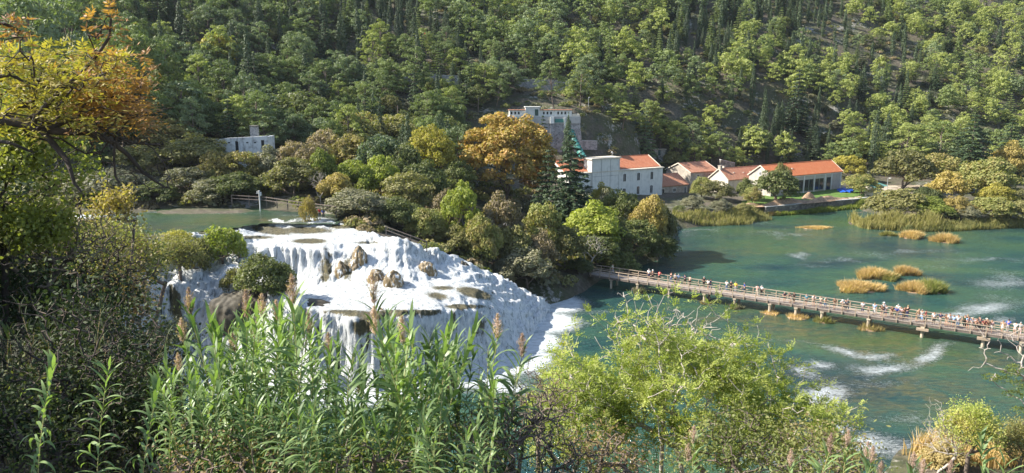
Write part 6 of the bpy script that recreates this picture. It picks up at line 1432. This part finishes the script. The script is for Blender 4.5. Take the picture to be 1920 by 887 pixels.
for i, (px, yt, d) in enumerate(((50, 835, 7), (165, 865, 7), (245, 870, 7), (1880, 820, 12), (1910, 830, 12))):
    reed(px, yt, d, 1, 'bright young reed arching at the bottom edge of the shaded brush', 'young reeds at the bottom', tilt=(0, 0))
# shaded thicket, left
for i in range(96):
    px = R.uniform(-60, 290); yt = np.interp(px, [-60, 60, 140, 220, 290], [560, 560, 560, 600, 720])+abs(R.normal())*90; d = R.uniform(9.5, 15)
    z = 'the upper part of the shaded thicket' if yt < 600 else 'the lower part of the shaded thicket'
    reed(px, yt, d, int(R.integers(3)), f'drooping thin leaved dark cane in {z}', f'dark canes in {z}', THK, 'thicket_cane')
# ------------------------------------------------------------ pinnate leaved trees
def pinnate(P, D, nleaf=6, L=.3, nl=9, ll=.085, lw=.03, up=.25, droop=.5):
    """rosettes of compound leaves at tips P pointing along D"""
    n = len(P); P = np.repeat(P, nleaf, 0); D = np.repeat(D, nleaf, 0); m = len(P); d = D*.5+R.normal(size=(m, 3))*.6+np.array((0, 0, up)); d /= np.linalg.norm(d, axis=1)[:, None]
    Ls = L*R.uniform(.6, 1.15, m); side = np.cross(d, np.array((0, 0, 1))); side /= np.linalg.norm(side, axis=1)[:, None]+1e-9; nrm = np.cross(side, d)
    Ps = []; Ns = []; Ts = []
    for k in range(nl):
        t_ = .25+.75*(k//2)/max(1, nl//2); s = 0 if k == nl-1 else (1 if k % 2 else -1); c = P+d*(Ls*t_)[:, None]-np.array((0, 0, 1))*(Ls*droop*t_*t_*.5)[:, None]
        T = d*.55+side*s if s else d; T = T/np.linalg.norm(T, axis=1)[:, None]; Ps.append(c+T*ll*.5); Ns.append(nrm+R.normal(size=(m, 3))*.35); Ts.append(T)
    return cards(np.concatenate(Ps), np.concatenate(Ns), ll*R.uniform(.8, 1.2, m*nl), lw, np.concatenate(Ts))
def shell_pts(n, c, r, lo=.6, up=-.5):
    d = rdirs(n, up); return np.array(c)+d*np.array(r)*R.uniform(lo, 1, (n, 1))*(1+.18*np.sin(d[:, :1]*5+d[:, 2:]*4))
# great bush at the bottom centre right
c = PD(1280, 760, 17.5); A1 = shell_pts(720, c, (3.1, 2.4, 2.35), .5, -.7); c2 = PD(1090, 790, 16.5); A2 = shell_pts(320, c2, (1.4, 1.5, 1.7), .5, -.8); c3 = PD(1490, 830, 16.5); A3 = shell_pts(280, c3, (1.7, 1.5, 1.7), .5, -.8)
A4 = np.array([PD(px, py, R.uniform(16.5, 18.5)) for px, py in ((1155, 583), (1105, 588), (1170, 620), (1245, 555), (1262, 548), (1215, 566), (1200, 590), (1330, 572), (1300, 560), (1370, 585), (1365, 600), (1440, 640), (1480, 660), (1510, 690), (1400, 625), (1075, 610), (1060, 640), (1045, 680), (1020, 700), (1190, 565), (1345, 560), (1500, 700), (1525, 730), (1270, 575), (1225, 600), (1130, 600), (1085, 630), (1420, 610))])
A = np.concatenate([A1, A2, A3, A4]); g = gz(c[0], c[1]); (wv, D) = grow([(c[0], c[1], g-.3), (c[0]+.1, c[1], g+.7), (c[0], c[1], g+1.5)], A, .006, .35, .09, .45, wander=.03)
r = empty('ash_bush', (c[0], c[1], g)); off_ = -np.array((c[0], c[1], g))
V, F = pinnate(A, D, 6, .33, 9, .085, .03); V2, F2 = pinnate(A1[:350]*.9+np.array(c)*.1, D[:350], 5, .3, 7, .1, .04)
nmesh('foliage', *[x for x in cat((V+off_, F), (V2+off_, F2))], LEAF['ash_green'], r); nmesh('branches', wv[0]+off_, wv[1], BARK_PALE, r, True)
tag(r, 'big yellow green ash bush with pale twigs filling the bottom centre right', 'bush')
# darker shrub right below it
def leafy(px, py, d, rx, ry, rz, n, leafk, lab, leaf=.09, bark=BARK, per=14, name='shrub', spread=.16, catg='shrub', up=-.6, twig=.006, asp=.5):
    c = PD(px, py, d); g = gz(c[0], c[1]); A = shell_pts(n, c, (rx, ry, rz), .45, up); A[:, 2] = np.maximum(A[:, 2], ground_h(A[:, 0], A[:, 1])+.1)
    z1 = max(g+.2, min(c[2]-rz*.8, g+2.5)); (wv, D) = grow([(c[0], c[1], g-.3), (c[0], c[1], (g+z1)/2), (c[0], c[1], z1)], A, twig, .3, .1, .45, wander=.03)
    P = np.repeat(A, per, 0)+R.normal(size=(len(A)*per, 3))*spread; V, F = cards(P, R.normal(size=P.shape)+np.array((0, 0, .7)), leaf*R.uniform(.6, 1.3, len(P)), leaf*asp)
    o = np.array((c[0], c[1], g)); r = empty(name, tuple(o)); nmesh('foliage', V-o, F, LEAF[leafk], r); nmesh('branches', wv[0]-o, wv[1], bark, r, True); tag(r, lab, catg); return r
leafy(1400, 850, 14.5, 1.6, 1.2, 1.1, 220, 'bramble', 'dark green shrub under the right side of the big ash bush')
leafy(1560, 868, 13, 1.0, .9, .7, 130, 'bramble', 'dark leafy shrub at the bottom edge left of the plumed reeds', leaf=.08)
leafy(980, 850, 10.5, 1.1, .9, .8, 200, 'bramble', 'tangled brown twigged bramble at the bottom centre', leaf=.05, per=6, bark=BARK, up=-.9)
leafy(860, 870, 9, 1.0, .8, .55, 150, 'bramble', 'bramble with yellow green leaves below the right cane cluster', leaf=.055, per=7)
leafy(1120, 880, 11, 1.1, .9, .7, 150, 'bramble', 'low bramble before the big ash bush', leaf=.06, per=9)
leafy(700, 885, 8, .9, .7, .4, 120, 'fresh_green', 'small fresh green bramble under the middle cane cluster', leaf=.05, per=7)
leafy(440, 880, 8, 1.1, .8, .45, 140, 'bramble', 'low bramble under the left cane cluster', leaf=.05, per=8)
# bare tangles
def tangle(px, py, d, r3, n, mt, lab, tip=.004, name='bare_shrub', up=-.3, root=None, leafk=None, per=0, leaf=.05):
    c = PD(px, py, d); g = gz(c[0], c[1]); A = shell_pts(n, c, r3, .3, up); A[:, 2] = np.maximum(A[:, 2], ground_h(A[:, 0], A[:, 1])+.1); rt = np.array((c[0], c[1], g)) if root is None else np.array(root)
    (wv, D) = grow([rt-(0, 0, .2), rt*.6+np.array((c[0], c[1], c[2]-r3[2]))*.4, np.array((c[0], c[1], max(c[2]-r3[2]*.7, g+.1)))], A, tip, .25, .12, .45, wander=.035)
    o = rt; r = empty(name, tuple(o)); nmesh('branches', wv[0]-o, wv[1], mt, r, True)
    if leafk:
        P = np.repeat(A, per, 0)+R.normal(size=(n*per, 3))*.1; V, F = cards(P, R.normal(size=P.shape)+np.array((0, 0, .6)), leaf*R.uniform(.6, 1.4, len(P)), leaf*.5); nmesh('foliage', V-o, F, LEAF[leafk], r)
    tag(r, lab, 'shrub'); return r
tangle(960, 800, 10.2, (1.3, .9, .75), 330, BARK, 'mass of brown bare twigs between the canes and the ash bush', .004)
tangle(1010, 760, 13, (1.1, .9, .9), 220, BARK, 'taller brown twig thicket left of the ash bush', .004, leafk='bramble', per=2)
tangle(165, 520, 15, (1.7, 1.5, 1.5), 420, BARK_DARK, 'dark twiggy shrub in front of the left falls', .005, leafk='bramble', per=4, leaf=.07)
tangle(90, 470, 14, (1.8, 1.5, 1.2), 300, BARK, 'brown twig tangle at the left edge below the autumn tree', .005, leafk='olive', per=3, leaf=.07)
tangle(1766, 830, 60, (2.4, 2.0, 3.9), 520, BARK_PALE, 'pale bare shrub on the near shore left of the green bush', .007)
tangle(1250, 640, 18.5, (2.2, 1.0, 1.4), 160, BARK_PALE, 'pale dead twigs showing inside the ash bush', .006)
# shrubs of the left bank, middle distance
leafy(225, 485, 30, 1.7, 1.6, 1.7, 190, 'autumn', 'yellow green shrub on the left bank before the pool', leaf=.16, per=16, spread=.25, twig=.008)
leafy(212, 395, 24, .75, .7, .95, 70, 'gold', 'young golden leaved sapling standing against the pool water', leaf=.16, per=14, spread=.16)
leafy(255, 490, 46, 2.0, 2.0, 2.0, 180, 'deep_green', 'dark green bush right of the yellow green shrub', leaf=.22, per=22, spread=.35, twig=.012)
leafy(335, 478, 92, 3.0, 2.4, 2.0, 200, 'olive', 'green bush on the shore above the left falls', leaf=.3, per=30, spread=.5, twig=.02)
leafy(215, 570, 30, 1.7, 1.8, 1.6, 200, 'bramble', 'dense dark shrub left of the left falls', leaf=.15, per=20, spread=.25, twig=.008)
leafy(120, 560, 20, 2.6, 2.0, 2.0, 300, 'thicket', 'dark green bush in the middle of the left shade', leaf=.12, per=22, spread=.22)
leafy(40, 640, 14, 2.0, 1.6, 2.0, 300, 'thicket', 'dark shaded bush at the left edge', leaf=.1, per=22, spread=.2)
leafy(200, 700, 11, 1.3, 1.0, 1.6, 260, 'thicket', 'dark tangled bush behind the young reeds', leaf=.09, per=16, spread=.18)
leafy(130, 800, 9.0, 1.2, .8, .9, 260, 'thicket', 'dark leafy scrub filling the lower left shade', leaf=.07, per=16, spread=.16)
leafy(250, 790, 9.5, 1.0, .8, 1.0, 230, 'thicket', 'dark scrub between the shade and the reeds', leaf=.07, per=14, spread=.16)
tangle(150, 700, 9.5, (1.6, .8, 1.2), 260, BARK_DARK, 'dead brown stalks standing in the left shade', .004)
leafy(60, 840, 8.5, 1.4, .9, .8, 200, 'bramble', 'dark bramble at the bottom left corner', leaf=.06, per=12)
leafy(318, 640, 40, 1.8, 1.6, 1.4, 160, 'grey_green', 'pale tufted shrub before the left falls', leaf=.16, per=16, spread=.25, twig=.008)
leafy(40, 420, 34, 3.0, 2.0, 1.6, 200, 'olive', 'olive shrub under the autumn tree by the pool', leaf=.18, per=18, spread=.3, twig=.01)
for i, (px, py, d, rx, lf, lab) in enumerate(((130, 455, 52, 3.5, 'russet', 'reddish brown shrub by the left shore of the pool'), (200, 450, 70, 3.2, 'autumn', 'autumn brown shrub on the left shore'), (20, 500, 60, 5, 'deep_green', 'deep green shrub far down the left bank'), (215, 500, 66, 3, 'olive', 'olive shrub on the slope left of the falls'), (60, 480, 40, 4, 'deep_green', 'green shrub half way down the left bank'))):
    leafy(px, py, d, rx, rx*.8, rx*.55, 220, lf, lab, leaf=.25, per=26, spread=.4, twig=.014)
# ------------------------------------------------------------ autumn tree reaching in from the left
root = np.array((-8.6, 6.8, gz(-8.6, 6.8))); limb = [root-(0, 0, .4), root+(.2, 0, 1.2), np.array((-7.2, 7.0, 33.2)), PD(-60, 215, 7), PD(40, 228, 7), PD(110, 246, 7)]
def limbs(specs, r0, r1): return [polytube([PD(*q) for q in sp], r0*k, r1, 7) for sp, k in specs]
WL1 = limbs([([(-60, 215, 7), (0, 222, 7), (40, 230, 7), (70, 240, 7), (110, 246, 7.05), (160, 248, 7.1), (205, 262, 7.2), (240, 290, 7.3), (270, 325, 7.35), (310, 352, 7.4)], 1.0),
            ([(75, 241, 7), (100, 270, 7.0), (125, 300, 6.95), (132, 318, 6.9), (140, 345, 6.9), (153, 360, 6.9)], .55),
            ([(60, 238, 7), (70, 215, 6.9), (95, 190, 6.8), (115, 168, 6.8), (150, 140, 6.8), (185, 100, 6.8), (205, 70, 6.8), (208, 35, 6.8)], .42),
            ([(90, 243, 7), (130, 225, 7.2), (180, 222, 7.3), (230, 215, 7.4), (262, 195, 7.5)], .4),
            ([(160, 248, 7.1), (190, 240, 7.3), (215, 255, 7.5), (250, 268, 7.6), (300, 272, 7.7)], .35), ([(215, 268, 7.2), (214, 300, 7.2), (216, 330, 7.2), (224, 343, 7.2)], .2),
            ([(-40, 150, 6.6), (20, 140, 6.6), (60, 160, 6.7), (110, 165, 6.8)], .3), ([(-40, 40, 6.2), (10, 45, 6.2), (40, 60, 6.3)], .3), ([(-40, 260, 6.4), (20, 268, 6.4), (60, 285, 6.5)], .35)], .062, .01)
W0 = polytube([limb[0], limb[1], limb[2], PD(-60, 215, 7)], .2, .065, 8)
def inreg(n, x0, x1, y0, y1, d0, d1, f=None):
    out = []
    while len(out) < n:
        px, py = R.uniform(x0, x1), R.uniform(y0, y1)
        if f is None or R.random() < f(px, py): out.append(PD(px, py, R.uniform(d0, d1)))
    return np.array(out)
fo = inreg(130, 90, 285, 100, 250, 6.6, 8, lambda x, y: math.exp(-((x-215)/80)**2-((y-185)/55)**2)); fy = inreg(230, -40, 230, 90, 240, 6.4, 8, lambda x, y: 1-.4*abs(x-90)/150); fg = inreg(60, -40, 190, 95, 215, 6.8, 8.5)
ft = np.array([PD(*q) for q in ((208, 20, 6.8), (202, 30, 6.8), (212, 28, 6.8), (190, 55, 6.8), (214, 60, 6.8), (180, 70, 6.8), (165, 38, 6.8), (215, 108, 6.9), (165, 65, 6.8), (20, 50, 6.2), (35, 60, 6.2), (5, 40, 6.2), (45, 70, 6.3), (10, 75, 6.2), (30, 40, 6.2))])
tw = inreg(130, 0, 330, 200, 360, 6.8, 7.8, lambda x, y: 1 if y < 240+x*.42 else .1)
# skeleton nodes of the limbs for the twigs to start from
nodes = []
for sp in ([(0, 222, 7), (40, 230, 7), (70, 240, 7), (110, 246, 7.05), (160, 248, 7.1), (205, 262, 7.2), (240, 290, 7.3), (270, 325, 7.35), (310, 352, 7.4)],): nodes += [PD(*q) for q in sp]
AT = np.concatenate([fo, fy, fg, ft, tw]); (wt, DD) = grow(nodes, AT, .0032, .16, .1, .38, wander=.012)
r = empty('autumn_tree', tuple(root)); o = root
i0, i1, i2, i3 = len(fo), len(fo)+len(fy), len(fo)+len(fy)+len(fg), len(fo)+len(fy)+len(fg)+len(ft)
def pin(P, D, k, **kw): return pinnate(P, D, k, .16, 7, .062, .018, .05, .9)
V, F = cat(pin(fo, DD[:i0], 5), pin(ft, DD[i2:i3], 4)); nmesh('orange_leaves', V-o, F, LEAF['fall_orange'], r)
V, F = pin(fy, DD[i0:i1], 4); nmesh('yellow_leaves', V-o, F, LEAF['fall_yellow'], r); V, F = pin(fg, DD[i1:i2], 4); nmesh('green_leaves', V-o, F, LEAF['fresh_green'], r)
nmesh('trunk', W0[0]-o, W0[1], BARK_DARK, r, True); [nmesh('bough', w_[0]-o, w_[1], BARK_DARK, r, True) for w_ in WL1]; nmesh('twigs', wt[0]-o, wt[1], BARK_DARK, r, True)
tag(r, 'autumn tree with orange and yellow leaves reaching in from the left on dark boughs', 'tree')
# yellow green tree behind it
c = PD(20, 290, 13.5); A = np.concatenate([shell_pts(300, c, (1.45, 1.3, 1.25), .3, -.9), shell_pts(160, PD(60, 430, 13.5), (.8, .8, .5), .3, -.9)]); rt = np.array((-9.8, 13.5, gz(-9.8, 13.5)))
(wv, D) = grow([rt-(0, 0, .3), rt+(.1, 0, 1.5), np.array((-9.3, 13.5, c[2]-1.0))], A, .004, .3, .1, .45, wander=.02); r = empty('maple_tree', tuple(rt)); P = np.repeat(A, 26, 0)+R.normal(size=(len(A)*26, 3))*.13; V, F = cards(P, R.normal(size=P.shape)+np.array((-.4, 0, .8)), .085*R.uniform(.6, 1.3, len(P)), .07)
nmesh('foliage', V-rt, F, LEAF['fresh_green'], r); nmesh('branches', wv[0]-rt, wv[1], BARK_DARK, r, True); tag(r, 'yellow green leafy tree at the left edge behind the dark boughs', 'tree')
# unseen dense trees added past the left edge to shade the thicket
for (x, y, hh, rr, lab) in ((-13.0, 12.0, 5.0, 3.6, 'unseen dense tree added past the left edge to shade the thicket'), (-12.5, 7.0, 4.6, 3.0, 'unseen low tree added for shade at the left behind the autumn tree'), (-18.5, 19, 6.5, 5.0, 'unseen dense tree added for shade at the left beyond the thicket')):
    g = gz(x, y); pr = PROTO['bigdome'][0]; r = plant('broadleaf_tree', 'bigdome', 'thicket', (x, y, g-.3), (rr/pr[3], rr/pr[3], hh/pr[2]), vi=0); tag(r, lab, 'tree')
# ------------------------------------------------------------ near shore, bottom right
leafy(1822, 805, 59, 2.5, 2.2, 2.5, 300, 'ash_green', 'rounded pale green bush on the near shore at the bottom right', leaf=.2, per=26, spread=.3, twig=.014)
leafy(1918, 830, 60, 1.9, 1.8, 2.2, 220, 'sedge', 'olive bush at the right edge of the near shore', leaf=.2, per=26, spread=.3, twig=.014)
T('shrub', 'dome', 'reed_tan', 1780, 830, 62, 80, 'straw coloured bush at the foot of the pale green bush', 'shrub', vi=4)
reedbed([(1735, 880), (1770, 860), (1860, 880), (1925, 870)], .4, 1.9, 90, 'reed_gold', 'shore_reeds', 'straw coloured grass on the near shore at the bottom right', .05, 3)
rt = np.array((36.0, 42.0, gz(36, 42))); P = [PD(px, py, 42) for px, py in ((1915, 650), (1900, 640), (1880, 625), (1856, 640), (1840, 650), (1870, 660), (1890, 665), (1850, 672), (1835, 690), (1868, 690), (1895, 700), (1910, 620), (1860, 610), (1915, 680), (1885, 730), (1905, 745), (1862, 705), (1846, 632), (1925, 660), (1930, 700))]
(wv, D) = grow([rt-(0, 0, .5), rt+(-.4, 0, 5), PD(1990, 760, 42), PD(1955, 715, 42)], np.concatenate([np.array(P), np.array(P)+R.normal(size=(len(P), 3))*.35, np.array(P)+R.normal(size=(len(P), 3))*.5]), .014, .5, .08, .4, wander=.04)
r = empty('bare_pine', tuple(rt)); nmesh('branches', wv[0]-rt, wv[1], BARK_PALE, r, True); gp = np.array([PD(px, py, 42) for px, py in ((1905, 690), (1880, 712), (1915, 720), (1860, 708), (1925, 735), (1900, 740), (1915, 770), (1895, 700))])
V, F = crown([(*q, .55, .5, .22) for q in gp], 90, .13, .4, .8, -.5, (0, 0, .6), .8); nmesh('foliage', V-rt, F, LEAF['lime'], r); tag(r, 'half dead pine with pale bare branches at the right edge', 'tree')
# ------------------------------------------------------------ sunlit air
m = bpy.data.materials.new('haze'); m.use_nodes = True; t = m.node_tree; t.nodes.remove(t.nodes['Principled BSDF'])
v = t.nodes.new('ShaderNodeVolumePrincipled'); v.inputs['Color'].default_value = (.82, .9, 1, 1); v.inputs['Density'].default_value = .00007; v.inputs['Anisotropy'].default_value = .3
t.links.new(v.outputs[0], t.nodes['Material Output'].inputs['Volume'])
b_ = MB(); b_.box(-430, 630, -45, 610, -5, 262); h_ = b_.build('haze', m); tag(h_, 'thin bluish haze filling the valley', 'haze', kind='stuff')
# ------------------------------------------------------------ label each of a small row by its order
ORD = ['first', 'second', 'third', 'fourth', 'fifth', 'sixth', 'seventh', 'eighth', 'ninth', 'tenth', 'eleventh', 'twelfth', 'thirteenth', 'fourteenth', 'fifteenth', 'sixteenth', 'seventeenth', 'eighteenth', 'nineteenth', 'twentieth']
def pxo(o): l = o.location; return proj(l.x, l.y, l.z+3)[0]
rows = {}
for o in COL.objects:
    if o.parent is None and 'label' in o and 'group' in o and o['category'] != 'person': rows.setdefault(o['label'], []).append(o)
for lab, os_ in rows.items():
    if 1 < len(os_) <= 20:
        os_.sort(key=pxo)
        for i, o in enumerate(os_): o['label'] = lab+(f', {ORD[i]} from the left' if len(lab.split()) <= 12 else f', {ORD[i]} along')
for o in list(COL.objects):
    if 'hero' in o: del o['hero']
